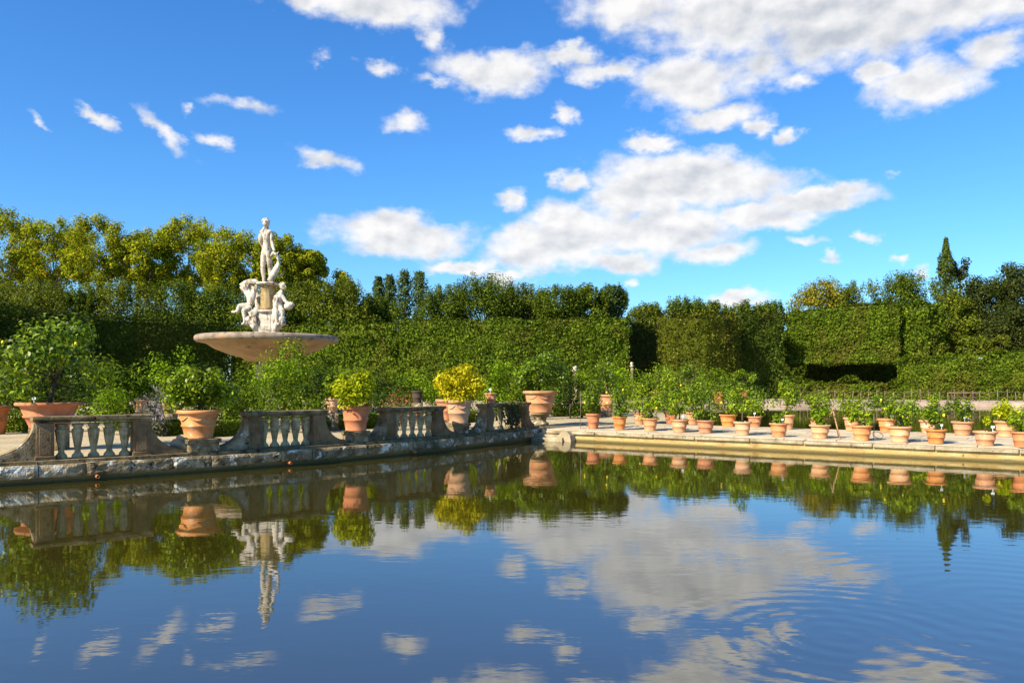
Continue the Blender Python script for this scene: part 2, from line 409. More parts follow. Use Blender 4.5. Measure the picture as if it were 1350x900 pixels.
MAT['paving'] = stone_mat('paving_stone', [(.25, (.30, .235, .14)), (.5, (.51, .415, .27)), (.8, (.64, .55, .39))], 1.3, .5,
                          [(4.0, .58, .70, (.20, .165, .11)), (.9, .55, .68, (.33, .27, .17))], .95, 24)
MAT['gravel'] = stone_mat('gravel', [(.25, (.34, .26, .145)), (.5, (.47, .37, .21)), (.8, (.56, .46, .29))], .7, .7,
                          [(9.0, .58, .70, (.26, .20, .11))], .97, 55)
MAT['earth'] = stone_mat('bank_gravel', [(.25, (.26, .19, .125)), (.5, (.42, .31, .22)), (.8, (.52, .41, .31))], .45, .6,
                         [(2.5, .58, .70, (.20, .17, .08))], .97, 30)
MAT['marble'] = stone_mat('statue_marble', [(.30, (.17, .13, .085)), (.44, (.46, .40, .30)), (.62, (.66, .60, .50))], 2.6, .5,
                          [(5.0, .52, .62, (.13, .09, .05))], .7, 18, .35)
MAT['drum_stone'] = stone_mat('stained_drum', [(.25, (.12, .08, .03)), (.5, (.33, .23, .09)), (.8, (.52, .43, .27))], 2.6, .5,
                              [(5.0, .60, .70, (.6, .54, .42))], .85, 20)
MAT['granite'] = stone_mat('basin_granite', [(.25, (.10, .075, .05)), (.5, (.28, .215, .15)), (.8, (.44, .36, .26))], 1.5, .5,
                           [(2.2, .55, .66, (.05, .04, .028)), (1.4, .60, .68, (.42, .24, .12))], .8, 18)
MAT['basin_under'] = stone_mat('basin_underside', [(.3, (.24, .155, .085)), (.6, (.40, .275, .155)), (.8, (.50, .38, .25))], .9, .3, [(1.6, .58, .70, (.13, .10, .06))], .8, 16)
MAT['lemon'] = plain('lemon', (.85, .62, .03), .45)
MAT['label_white'] = plain('plant_label', (.8, .8, .78), .5)
MAT['bamboo'] = stone_mat('bamboo', [(.3, (.30, .16, .07)), (.7, (.50, .30, .15))], 5, .2)
MAT['post_wood'] = stone_mat('fence_wood', [(.3, (.17, .10, .065)), (.7, (.34, .22, .15))], 4, .3)
MAT['old_wood'] = stone_mat('bench_wood', [(.3, (.05, .035, .028)), (.7, (.15, .11, .09))], 4, .3)
MAT['wire'] = plain('rusty_wire', (.22, .15, .11), .6, .5)

# water: murky green body under a reflecting, faintly rippled surface
m, t, b = mat_new('pond_water')
b.inputs['Base Color'].default_value = (.030, .025, .003, 1)
b.inputs['Roughness'].default_value = .02
b.inputs['IOR'].default_value = 3.0
b.inputs['Specular IOR Level'].default_value = .5
tcn = t.nodes.new('ShaderNodeNewGeometry')
def wn(scale, det, sx, sy):
    mp = t.nodes.new('ShaderNodeMapping'); mp.inputs['Scale'].default_value = (sx, sy, 1); mp.inputs['Rotation'].default_value = (0, 0, R(12))
    n = t.nodes.new('ShaderNodeTexNoise'); n.inputs['Scale'].default_value = scale; n.inputs['Detail'].default_value = det; n.inputs['Roughness'].default_value = .5
    t.links.new(tcn.outputs['Position'], mp.inputs[0]); t.links.new(mp.outputs[0], n.inputs['Vector']); return n
def wm(op, a, b_):
    n = t.nodes.new('ShaderNodeMath'); n.operation = op
    for i, v in enumerate((a, b_)):
        if isinstance(v, (int, float)): n.inputs[i].default_value = v
        else: t.links.new(v, n.inputs[i])
    return n.outputs[0]
na = wn(3.2, 3, .8, 1.5); nb = wn(.55, 2, 1, 1.2)
ptch = wn(.16, 2, 1, 1)
pm = t.nodes.new('ShaderNodeMapRange'); pm.inputs['From Min'].default_value = .38; pm.inputs['From Max'].default_value = .66; pm.inputs['To Min'].default_value = .35; pm.inputs['To Max'].default_value = 1.6
t.links.new(ptch.outputs['Fac'], pm.inputs['Value'])
hgt = wm('ADD', wm('MULTIPLY', wm('MULTIPLY', na.outputs['Fac'], .0013), pm.outputs[0]), wm('MULTIPLY', nb.outputs['Fac'], .0026))
for (cx, cy, wl, amp, rad) in ((4.6, 7.2, 5.5, .00028, 4.2), (2.6, 6.3, 7.0, .00030, 2.2)):     # rings spreading where something broke the surface
    mp = t.nodes.new('ShaderNodeMapping'); mp.inputs['Location'].default_value = (-cx, -cy, 0)
    t.links.new(tcn.outputs['Position'], mp.inputs[0])
    ln = t.nodes.new('ShaderNodeVectorMath'); ln.operation = 'LENGTH'; t.links.new(mp.outputs[0], ln.inputs[0])
    sn = wm('SINE', wm('MULTIPLY', ln.outputs['Value'], 2 * math.pi * wl / 1.6), 0.0)
    fal = t.nodes.new('ShaderNodeMapRange'); fal.interpolation_type = 'SMOOTHSTEP'
    fal.inputs['From Min'].default_value = rad * .3; fal.inputs['From Max'].default_value = rad; fal.inputs['To Min'].default_value = 1; fal.inputs['To Max'].default_value = 0
    t.links.new(ln.outputs['Value'], fal.inputs['Value'])
    hgt = wm('ADD', hgt, wm('MULTIPLY', wm('MULTIPLY', sn, amp), fal.outputs[0]))
bp = t.nodes.new('ShaderNodeBump'); bp.inputs['Strength'].default_value = 1.0; bp.inputs['Distance'].default_value = 1.0
t.links.new(hgt, bp.inputs['Height']); t.links.new(bp.outputs[0], b.inputs['Normal'])
MAT['water'] = m

# ------------------------------------------------------------------ the setting: water, banks, island ground, causeway path
OC, RW = Vector((-28.0, 41.5)), 31.8          # the island's quay towards us follows this circle
def ray_arc(px, r):
    k = (px - 675) / F
    a = k * k + 1; b_ = 2 * (-OC.x) * k - 2 * OC.y; c_ = OC.length_squared - r * r
    Y = (-b_ - math.sqrt(b_ * b_ - 4 * a * c_)) / (2 * a)
    return Vector((k * Y, Y))
def arc_ang(p): return math.atan2(p.y - OC.y, p.x - OC.x)
def arc_pt(a, r): return Vector((OC.x + r * math.cos(a), OC.y + r * math.sin(a)))

mb = MB(); mb.add([(-130, -40, 0), (150, -40, 0), (150, 160, 0), (-130, 160, 0)], [[0, 1, 2, 3]])
tag(mb.build('water', MAT['water']), kind='structure')

ang = lambda p: math.atan2(p[1] - 38, p[0])
outline = [(64, 58), (48, 67), (25, 69), (5, 67), (-14, 66), (-30, 62), (-42, 53), (-50, 40), (-48, 20), (-36, 5), (-18, 2), (0, 2), (20, 1.5), (45, 6), (64, 24), (68, 42)]
pa = sorted((ang(p), math.hypot(p[0], p[1] - 38)) for p in outline)
A = np.array([p[0] for p in pa]); Rr = np.array([p[1] for p in pa])
A2 = np.concatenate([A - 2 * np.pi, A, A + 2 * np.pi]); R2 = np.tile(Rr, 3)
mb = MB(); nseg = 160; vs = []; fs = []
for i in range(nseg):
    a = 2 * math.pi * i / nseg - math.pi
    r = float(np.interp(a, A2, R2)); c, s = math.cos(a), math.sin(a)
    vs += [(c * r, 38 + s * r, -.6), (c * r, 38 + s * r, .30), (c * (r + .5), 38 + s * (r + .5), .36), (c * 150, 38 + s * 150, .4), (c * 2500, 38 + s * 2500, .4)]
for i in range(nseg):
    j = (i + 1) % nseg
    for k in range(4): fs.append([i * 5 + k, j * 5 + k, j * 5 + k + 1, i * 5 + k + 1])
mb.add(vs, fs)
tag(mb.build('ground', MAT['earth']), kind='structure')

ISLAND_Z = .40
a_l = arc_ang(Vector((-20, 10.7))); a_r = arc_ang(Vector((1.25, 28.0)))
arc_in = [arc_pt(a_l + (a_r - a_l) * i / 40, RW - .95) for i in range(41)]
isl = [tuple(p) for p in arc_in] + [(6.3, 33.2), (9, 38), (9, 46), (4, 54), (-8, 59), (-24, 59), (-36, 50), (-40, 38), (-36, 24), (-27, 13)]
mb = MB(); mb.sheet(isl, -.6, ISLAND_Z)
tag(mb.build('island_ground', MAT['gravel']), kind='structure')

CE = Vector((1.25, 28.05)); CD = Vector((.818, -.575)).normalized(); CN = Vector((-CD.y, CD.x)); CW = 6.5; CL = 46
def cw(u, v): p = CE + CD * u + CN * v; return p
# paving slabs of the causeway, laid with open joints
mb = MB()
random.seed(3)
v = .39
while v < CW - .35:
    wv = min(random.choice((.85, 1.0, 1.15)), CW - .32 - v); u = -.3 - random.random()
    if wv < .4: break
    while u < CL:
        lu = random.uniform(1.0, 1.9)
        p = cw(max(u, -.35) + lu / 2, v + wv / 2)
        mb.box((p.x, p.y, .29 + random.uniform(-.004, .004)), (lu - .022, wv - .022, .14), .003, .008, math.atan2(CD.y, CD.x))
        u += lu
    v += wv
p4 = [cw(-.4, .06), cw(CL, .06), cw(CL, CW - .06), cw(-.4, CW - .06)]
mb.sheet([tuple(p) for p in p4], -.6, .25)
tag(mb.build('path', MAT['paving']), kind='structure')

# ------------------------------------------------------------------ causeway wall and island quay
th = empty('causeway_wall', (CE.x, CE.y, 0), math.atan2(CD.y, CD.x),
           'long low ochre retaining wall with pale coping along the pot causeway', 'wall')
mb = MB(); mb.box((CL / 2 - .1, .10, -.18), (CL, .10, .84)); mb.build('wall_face', MAT['ochre_wall'], th)
mb = MB(); u = -.05
while u < CL:
    l = random.uniform(1.3, 2.2)
    mb.box((u + l / 2, .15, .291), (l - .02, .38 + random.uniform(-.02, .02), .092), .007, .018); u += l
mb.build('coping', MAT['coping'], th)

th = empty('island_quay', (0, 0, 0), 0, 'curved mossy stone quay wall under the balustrades round the island', 'wall')
mbw = MB(); mbc = MB(); mbt = MB()
nst = 34; da = (a_r + .02 - a_l) / nst
for i in range(nst):
    a0 = a_l + i * da; a1 = a0 + da
    ii = [arc_pt(a0, RW - .10), arc_pt(a1, RW - .10), arc_pt(a1, RW - .6), arc_pt(a0, RW - .6)]
    mbw.sheet([tuple(p) for p in ii], -.6, .18)
    e = .008 / RW
    jj = [random.uniform(-.025, .025) for _ in range(3)]
    nu, nv = 12, 5; zt, zb_ = .375 + jj[1] * .4, .13 + jj[2] * .5; vs = []; fs = []
    gx = np.array([[u_, v_, i * 3.7] for u_ in range(nu + 1) for v_ in range(nv + 1)], float)
    rough = wob(gx * np.array([.5, 1.3, 1]), .9) * .010 + RNG.normal(0, .004, len(gx))
    for u_ in range(nu + 1):
        for v_ in range(nv + 1):
            edge_ = .020 * ((v_ in (0, nv)) + (u_ in (0, nu)))
            p = arc_pt(a0 + e + (da - 2 * e) * u_ / nu, RW + jj[0] + rough[u_ * (nv + 1) + v_] - edge_)
            vs.append((p.x, p.y, zb_ + (zt - zb_) * v_ / nv))
        for z_ in (zt - .004, zb_):
            p = arc_pt(a0 + e + (da - 2 * e) * u_ / nu, RW - .9); vs.append((p.x, p.y, z_))
    st = nv + 3
    for u_ in range(nu):
        ring = list(range(st))
        for k in range(st): fs.append([u_ * st + ring[k], (u_ + 1) * st + ring[k], (u_ + 1) * st + ring[(k + 1) % st], u_ * st + ring[(k + 1) % st]])
    fs.append(list(range(st))); fs.append([nu * st + k for k in range(st)][::-1])
    mbc.add(vs, fs, False)
    q = [arc_pt(a0 + e, RW - .16 + jj[0] * .4), arc_pt(a1 - e, RW - .16 + jj[0] * .4), arc_pt(a1 - e, RW - .85), arc_pt(a0 + e, RW - .85)]
    mbt.sheet([tuple(p) for p in q], .36, .445)
mbw.build('wall_face', MAT['slime'], th)
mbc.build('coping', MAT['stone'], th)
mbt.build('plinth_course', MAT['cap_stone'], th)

# ------------------------------------------------------------------ balustrades
PZ, CAPZ, RB = .445, 1.33, RW - .50
def bal_mesh():
    mb = MB(); H = 1.17 - PZ
    prof = [(.105, 0), (.112, .02), (.112, .055), (.095, .085), (.066, .115), (.056, .15), (.062, .20), (.078, .29), (.098, .40), (.112, .50), (.120, .575), (.118, .60), (.10, .612),
            (.082, .622), (.085, .65), (.11, .665), (.11, H)]
    mb.lathe([(r, z) for r, z in prof], 32, flute=(8, .26, lambda z: 1.0 if .16 < z < .60 else 0.0))
    return mb.mesh('baluster')
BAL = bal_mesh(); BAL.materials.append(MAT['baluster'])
def balustrade(x0, x1, nb, wl, wr, label, damage=0):
    p0, p1 = ray_arc(x0, RB), ray_arc(x1, RB)
    mid = (p0 + p1) / 2; d = p1 - p0; Ln = d.length
    t_ = empty('balustrade', (mid.x, mid.y, PZ), math.atan2(d.y, d.x), label, 'balustrade', 'carved balustrades round the island')
    H = CAPZ - PZ; pw = .32
    for s in (-1, 1):
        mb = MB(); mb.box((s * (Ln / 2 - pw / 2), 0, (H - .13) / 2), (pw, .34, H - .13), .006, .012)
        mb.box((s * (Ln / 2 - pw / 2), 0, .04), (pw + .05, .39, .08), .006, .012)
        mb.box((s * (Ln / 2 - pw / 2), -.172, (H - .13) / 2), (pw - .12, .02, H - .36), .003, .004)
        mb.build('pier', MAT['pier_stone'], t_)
    mb = MB(); cl = Ln + .14
    nn = max(2, int(cl / .9))
    for k in range(nn):
        xa = -cl / 2 + cl * k / nn
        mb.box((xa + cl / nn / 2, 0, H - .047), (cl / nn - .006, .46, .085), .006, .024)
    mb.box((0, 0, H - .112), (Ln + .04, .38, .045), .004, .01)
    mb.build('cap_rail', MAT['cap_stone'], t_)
    inner = Ln - 2 * pw
    for k in range(nb):
        o = bpy.data.objects.new('baluster', BAL); COL.objects.link(o); o.parent = t_
        o.location = (-inner / 2 + inner * (k + .5) / nb, 0, 0); o.rotation_euler = (0, 0, random.uniform(0, 6))
    for s, wlen in ((-1, wl), (1, wr)):
        if wlen <= 0: continue
        poly = [(0, 0), (wlen, 0), (wlen, .09)]
        top = H - .15
        for k in range(1, 13):
            a = math.pi / 2 * k / 12
            poly.append((wlen * (1 - .96 * math.sin(a)) , .09 + (top - .09) * (1 - math.cos(a))))
        poly.append((0, top))
        mb = MB(); mb.prism([(s * (Ln / 2 + x), z) for x, z in poly], -.14, .14)
        mb.prism([(s * (Ln / 2 + x * .90), z * .90 + .0) for x, z in poly], -.155, .155)
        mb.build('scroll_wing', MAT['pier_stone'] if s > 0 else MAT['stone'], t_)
    return t_
balustrade(46, 195, 5, .95, .78, 'balustrade with pale fluted balusters at the left edge, below the wide red bowl')
balustrade(324, 424, 5, .80, .62, 'shaded balustrade in front of the tall green climber, under the fountain basin')
balustrade(505, 579, 5, .75, .55, 'dark balustrade between the lime green plant and the yellow plant pedestals')
balustrade(636, 692, 4, .62, .5, 'dark ivy grown balustrade with a small terracotta pot on its cap')

def pedestal(px, width, ztop, style, label):
    p = ray_arc(px, RB)
    a = arc_ang(p)
    t_ = empty('pot_pedestal', (p.x, p.y, PZ), a + math.pi / 2, label, 'pedestal', 'stone pedestals under the big pots')
    h = ztop - PZ; mb = MB()
    if style == 'block':
        mb.box((0, 0, h * .5 - .02), (width, width, h - .04), .022, .035)
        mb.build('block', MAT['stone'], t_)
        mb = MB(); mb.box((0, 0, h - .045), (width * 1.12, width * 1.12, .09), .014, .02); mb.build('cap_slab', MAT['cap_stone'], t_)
    else:
        mb.lathe([(width * .46, 0), (width * .46, .07), (width * .36, .10), (width * .30, h * .35), (width * .34, h * .55), (width * .46, h * .72), (width * .50, h * .84), (width * .56, h * .86), (width * .56, h)], 20)
        mb.build('vase_foot', MAT['stone'], t_)
    return p
pd1 = pedestal(262, .68, .75, 'block', 'crumbling stone block pedestal beneath the ornate lemon tree pot')
pd2 = pedestal(469, .50, .73, 'block', 'square stone pedestal under the lime green potted shrub')
pd3 = pedestal(605, .48, .76, 'block', 'narrow stone pedestal under the pot with the yellow plant')
pd4 = pedestal(712, .72, .90, 'vase', 'vase shaped stone pedestal at the corner of the causeway')
mb = MB()
mb.box((0, 0, .13), (.42, .34, .26), .05, .06); mb.box((.02, .05, .30), (.26, .24, .14), .035, .05)
q = ray_arc(240, RB - .05)
tag(mb.build('broken_stone', MAT['coping'], None, (q.x, q.y, PZ)), 'whitish broken stone lump against the ornate pot pedestal', 'stone')

# stones at the corner, drains
q = cw(.85, -.12)
mb = MB(); mb.prism([(-.46, -.4), (.26, -.4), (.27, .02), (.24, .20), (.14, .32), (.0, .345), (-.14, .27), (-.32, .12), (-.46, .06)], -.16, .22)
o = mb.build('corner_stone', MAT['coping'], None, (q.x, q.y, .02)); o.rotation_euler = (0, 0, math.atan2(CD.y, CD.x))
tag(o, 'pale rounded stone spur at the water beside the vase pedestal', 'stone')
mb = MB(); mb.box((-.55, -.10, -.05), (1.3, .34, .34), .015, .02); mb.box((-.55, .02, .17), (1.3, .22, .10), .01, .02)
o = mb.build('stone_step', MAT['coping'], None, (q.x - .1, q.y + .06, .0)); o.rotation_euler = (0, 0, math.atan2(CD.y, CD.x))
tag(o, 'low stone steps at the water under the vase pedestal', 'step')
for px, lab in ((381, 'rusty drain spout in the quay below the shaded balustrade'), (128, 'small drain spout in the quay below the pale vase balusters'), (546, 'small drain spout in the quay left of the yellow plant')):
    a = arc_ang(ray_arc(px, RW)); p = arc_pt(a, RW - .12)
    mb = MB(); d = Vector((math.cos(a), math.sin(a), 0))
    pr = [(.035, 0), (.035, .22), (.024, .22), (.024, .05)]
    mb.lathe(pr, 12)
    o = mb.build('drain_spout', MAT['terracotta_red'], None, (p.x, p.y, .09))
    o.rotation_euler = d.to_track_quat('Z', 'X').to_euler()
    tag(o, lab, 'drain', 'drain spouts in the quay')

# ------------------------------------------------------------------ potted plants
def pot_mesh(rt, rb, h, ornate=False):
    mb = MB()
    def lr(s): return rb + (rt * .90 - rb) * s
    prof = [(rb * .96, 0), (rb, .012 * h), (rb * 1.03, .05 * h), (rb * 1.0, .07 * h), (lr(.40), .40 * h), (lr(.42) + .014 * rt / .3, .425 * h), (lr(.46) + .014 * rt / .3, .47 * h), (lr(.48), .495 * h),
            (lr(.80), .80 * h), (lr(.86), .855 * h), (rt * .965, .87 * h), (rt, .895 * h), (rt, .965 * h), (rt * .975, h), (rt * .86, h), (rt * .835, .97 * h), (rt * .80, .85 * h)]
    mb.lathe(prof, 40, cap=False)
    mb.add([(rb * .96 * math.cos(2 * math.pi * k / 24), rb * .96 * math.sin(2 * math.pi * k / 24), .003) for k in range(24)], [list(range(24))])
    if ornate:
        for k in range(6):                      # swags in relief between rim and band
            a0 = 2 * math.pi * k / 6; pts = []
            for q in range(9):
                s = q / 8; a = a0 + s * math.pi / 3; z = h * (.79 - .15 * math.sin(math.pi * s))
                r = lr(z / h) + .004
                pts.append((r * math.cos(a), r * math.sin(a), z))
            mb.tube(pts, [.010 + .012 * math.sin(math.pi * q / 8) for q in range(9)], 6)
    return mb.mesh('pot')
def foliage(parent, c, rx, rz, n, leaf, mat, K=14, trunk_from=None, name='foliage', cr=.42, up=.35, droop=0, bark='bark'):
    dd = unit(K); rr = .12 + .74 * RNG.random(K) ** .55
    cc = dd * rr[:, None] * np.array([rx, rx, rz]) * .96 + np.array(c)
    cc[:, 2] -= droop * (np.hypot(cc[:, 0] - c[0], cc[:, 1] - c[1]) / rx) ** 2
    cR = cr * min(rx, rz) * (.7 + .6 * RNG.random(K))
    P, Nn, S = clump_leaves(cc, cR, n, leaf, 1.0, up)
    if trunk_from is not None: P[:, 2] = np.maximum(P[:, 2], trunk_from[2] + .02)
    link(name, leaf_mesh(name, P, Nn, S, .52), mat, parent)
    if trunk_from is not None:
        mb = MB(); b0 = Vector(trunk_from); top = Vector((c[0], c[1], b0.z + max(.12, (c[2] - b0.z) * .55)))
        rt = .030 * (rx / .5) ** .6
        mid = (b0 + top) / 2 + Vector((random.uniform(-.05, .05), random.uniform(-.05, .05), 0)) * rx
        mb.tube([b0, mid, top], [rt, rt * .85, rt * .75], 8)
        for k in range(min(K, 9)):
            e = top + (Vector(cc[k]) - top) * .8; m_ = (top + e) / 2 + Vector((0, 0, -.04))
            mb.tube([top, m_, e], [rt * .6, rt * .4, rt * .15], 5)
        mb.build('trunk', MAT[bark], parent)
def potted(name, loc, rt, rb, h, crown, leaf, n, mat, label, cat='potted tree', group=None, potmat='terracotta', ornate=False, lemons=0, tags=0, K=14, rz=None, lemon_mat='lemon', cr=.42, offset=(0, 0)):
    t_ = empty(name, loc, random.uniform(0, 6) if rz is None else rz, label, cat, group)
    link('pot', pot_mesh(rt, rb, h, ornate), MAT[potmat], t_)
    mb = MB(); mb.lathe([(.01, h * .90), (rt * .828, h * .90)], 28, cap=False)
    mb.lathe([(.01, h * .94), (rt * .3, h * .93), (rt * .6, h * .905), (rt * .8, h * .89)], 20, cap=False)
    mb.build('soil', MAT['soil'], t_)
    if crown:
        cx, cz = crown[0], crown[1]           # horizontal radius, vertical radius; centre so that it starts at the rim
        zc = h + crown[2]
        foliage(t_, (offset[0], offset[1], zc), cx, cz, n, leaf, MAT[mat], K, (0, 0, h * .9), cr=cr)
        for k in range(lemons):
            a = random.uniform(0, 6.28); e = random.uniform(-.5, .6)
            mb = MB(); mb.lathe([(.004, -.045), (.018, -.038), (.034, -.015), (.036, .008), (.024, .032), (.010, .042), (.004, .048)], 10)
            mb.build('lemon', MAT[lemon_mat], t_, (cx * .86 * math.cos(a) * math.cos(e), cx * .86 * math.sin(a) * math.cos(e), zc + cz * .85 * math.sin(e)))
    for k in range(tags):
        mb = MB(); a = -t_.rotation_euler.z - math.pi / 2 + random.uniform(-.5, .5)
        mb.box((0, 0, .06), (.012, .006, .16)); mb.box((0, -.004, .15), (.085, .006, .06), 0, .002)
        o = mb.build('plant_label', MAT['label_white'], t_, (rt * .66 * math.cos(a), rt * .66 * math.sin(a), h * .92)); o.rotation_euler = (0, 0, -t_.rotation_euler.z + random.uniform(-.3, .3))
    return t_

CZ = .362
# front row: px, rim row, base row, width px, crown radius px (h, v), crown lift px, leaf material, pot material, lemons, labels, label text
ROWF = [
    (782, 546.5, 565, 20, 19, 22, 20, 'citrus_deep', 'terracotta_red', 2, 0, 'young citrus in a red stained pot, first pot of the causeway beside the corner stone'),
    (817, 550, 566.7, 20, 16, 20, 19, 'citrus_deep', 'terracotta', 1, 0, 'small forked citrus in a plain orange pot beside the pot with the red stain'),
    (857, 552.4, 568, 22, 20, 23, 19, 'citrus', 'terracotta', 1, 0, 'leafy round citrus filling a low orange pot with a pale rim'),
    (895.5, 554, 570, 24.5, 16, 22, 22, 'citrus', 'terracotta_pale', 0, 1, 'pale pot with chalky wide rim and airy citrus, beside the two tone pot'),
    (930, 555, 570.8, 25.5, 20, 23, 23, 'citrus_deep', 'terracotta_red', 2, 0, 'two tone red and cream pot holding a citrus with a big yellow fruit'),
    (979, 557, 574, 24, 24, 19, 30, 'citrus', 'terracotta_pale', 0, 0, 'pale grey rimmed pot with a slim bare stem and rounded bright crown'),
    (1026.7, 559, 576, 25, 9, 8, 7, 'citrus', 'terracotta', 0, 1, 'squat orange pot with only a tiny sprout in it'),
    (1081, 561, 578, 27.5, 17, 11, 10, 'shrub_bright', 'terracotta_pale', 1, 0, 'low bright leafy herb in a dusty pink pot left of the bamboo tripod'),
    (1136, 561.7, 581, 28, 14, 11, 10, 'citrus', 'terracotta', 0, 0, 'broad pot with low sparse greenery right of the bamboo tripod'),
    (1186, 563, 583, 31, 19, 20, 20, 'citrus', 'terracotta_pale', 2, 0, 'wide flat rimmed pot with a dense bushy citrus and a dangling yellow fruit'),
    (1234, 567, 585, 27.5, 15, 14, 15, 'citrus_deep', 'terracotta', 1, 1, 'smooth bright orange pot with a dark label tag and slender citrus'),
    (1299, 569.5, 588, 30, 5, 6, 13, 'lime', 'terracotta', 0, 1, 'pink rimmed pot with a crooked almost leafless stem'),
    (1347, 570, 590, 26, 16, 14, 14, 'citrus', 'terracotta_red', 0, 0, 'reddish pot cut off by the right edge, front row'),
]
ROWB = [
    (843.4, 544.6, 559.4, 18, 22, 24, 24, 'citrus', 'terracotta', 1, 0, 'back row orange pot with a tall leafy citrus, first of the back row'),
    (884.6, 545, 558.6, 19, 22, 26, 25, 'citrus', 'terracotta_red', 0, 1, 'brownish pot in the back row with a tall bright citrus and white label'),
    (914, 544.6, 559.4, 19, 20, 24, 26, 'citrus', 'terracotta', 2, 0, 'orange pot in the back row half hidden by the two tone pot'),
    (960, 547.5, 562.5, 24, 24, 23, 20, 'citrus_deep', 'terracotta', 1, 0, 'wide pot in the back row with leaves trailing over its rim'),
    (995, 550, 563, 20, 18, 20, 20, 'citrus_deep', 'terracotta', 0, 1, 'small back row pot with dark crown, right of the bare stemmed tree'),
    (1038, 548, 566, 20, 21, 24, 25, 'citrus', 'terracotta', 0, 0, 'tall narrow pot with yellowish citrus behind the tiny sprout'),
    (1078, 551.7, 566, 22, 20, 17, 18, 'citrus', 'terracotta', 0, 1, 'back row pot hidden behind the dusty pink herb pot'),
    (1123, 551.7, 568, 22, 20, 19, 20, 'citrus', 'terracotta', 0, 0, 'back row pot with spreading citrus just right of the bamboo tripod'),
    (1169, 553, 570, 24, 21, 16, 18, 'citrus_deep', 'terracotta', 1, 1, 'back row pot with a white label left of the dense bushy citrus'),
    (1224, 555, 571.7, 24, 23, 17, 17, 'citrus', 'terracotta_pale', 1, 1, 'back row pot partly hidden by the smooth bright orange pot'),
    (1269, 556.7, 574, 28, 21, 15, 16, 'citrus_deep', 'terracotta', 0, 2, 'back row pot with grey tag and dark citrus, left of the yellow splashed shrub'),
    (1326, 556, 576, 29, 24, 15, 14, 'lime', 'terracotta_pale', 3, 0, 'pale orange pot with a yellow splashed shrub at the right end of the back row'),
]
random.seed(21)
for row, grp in ((ROWF, 'potted citrus trees in the front row on the causeway'), (ROWB, 'potted citrus trees in the back row on the causeway')):
    for (px, ry, by, wpx, cr_, cv, lift, lm, pm_, lem, tg, lab) in row:
        q = ground(px, by, CZ); s = q.y / F
        rt = wpx / 2 * s; rb = rt * .64; q.y += rb; q.x = (px - 675) / F * q.y
        h = (EYE - (ry - 1.5 - HY) / F * q.y) - CZ
        area = cr_ * cv * s * s
        potted('potted_citrus', q, rt, rb, h, (cr_ * s * 1.2, cv * s * 1.12, lift * s), .088, int(260 + 3700 * area), lm, lab, 'potted tree', grp, pm_, False, lem, tg, K=max(5, int(9 + 12 * area)), cr=.46)

def pedpot(p, rimw, basew, ztop, yrim, crown, leaf, n, mat, label, potmat, ornate=False, K=22, off=(0, 0)):
    h = hz(yrim, p.y) - ztop
    potted('pedestal_pot', (p.x, p.y, ztop), rimw / 2, basew / 2, h, crown, leaf, n, mat, label, 'potted plant', 'big pots on the balustrade pedestals', potmat, ornate, 0, 0, K, rz=.3, offset=off)
pedpot(pd1, .96, .60, .75, 540, (.88, .60, .46), .10, 4400, 'citrus', 'ornate orange pot with swags and a spreading lemon tree on the crumbling pedestal', 'terracotta', True, 26)
pedpot(pd2, .80, .54, .73, 535, (.82, .52, .42), .105, 3400, 'lime', 'salmon pot with a lime green shrub between the second and third balustrades', 'terracotta_red', False, 26)
pedpot(pd3, .86, .56, .76, 527, (.92, .64, .50), .105, 4600, 'yellow', 'cream streaked pot with a round golden yellow shrub', 'terracotta_pale', True, 30)
pedpot(pd4, 1.30, .84, .90, 515, (1.06, .86, .70), .11, 5600, 'citrus_deep', 'largest pot with dark green citrus on the vase pedestal at the causeway corner', 'terracotta', True, 28)

GZ = ISLAND_Z + .002
q = at(65, 19.2, GZ); rt = 40 * 19.2 / F
bh = .62; bz = hz(530, 19.2) - GZ - bh
bl = empty('pot_pedestal', q, .2, 'low stone plinth hidden under the wide red bowl', 'pedestal', 'low stone blocks in the island garden')
mb = MB(); mb.box((0, 0, bz / 2), (rt * .95, rt * .95, bz), .008, .02); mb.build('block', MAT['stone'], bl); q.z += bz
potted('bowl_planter', q, rt, rt * .58, bh, (1.32, 1.22, .92), .13, 3600, 'citrus_deep', 'wide shallow red bowl with a dense citrus behind the left balustrade', 'potted tree', None, 'terracotta_red', False, 3, 1, 30, offset=(-.1, 0))
q = at(-8, 25, GZ)
potted('potted_citrus', q, .46, .30, hz(535, 25) - GZ, (.8, .7, .7), .11, 1500, 'citrus', 'pot cut off by the left edge of the photo behind the wide bowl', 'potted tree', None, 'terracotta_red')
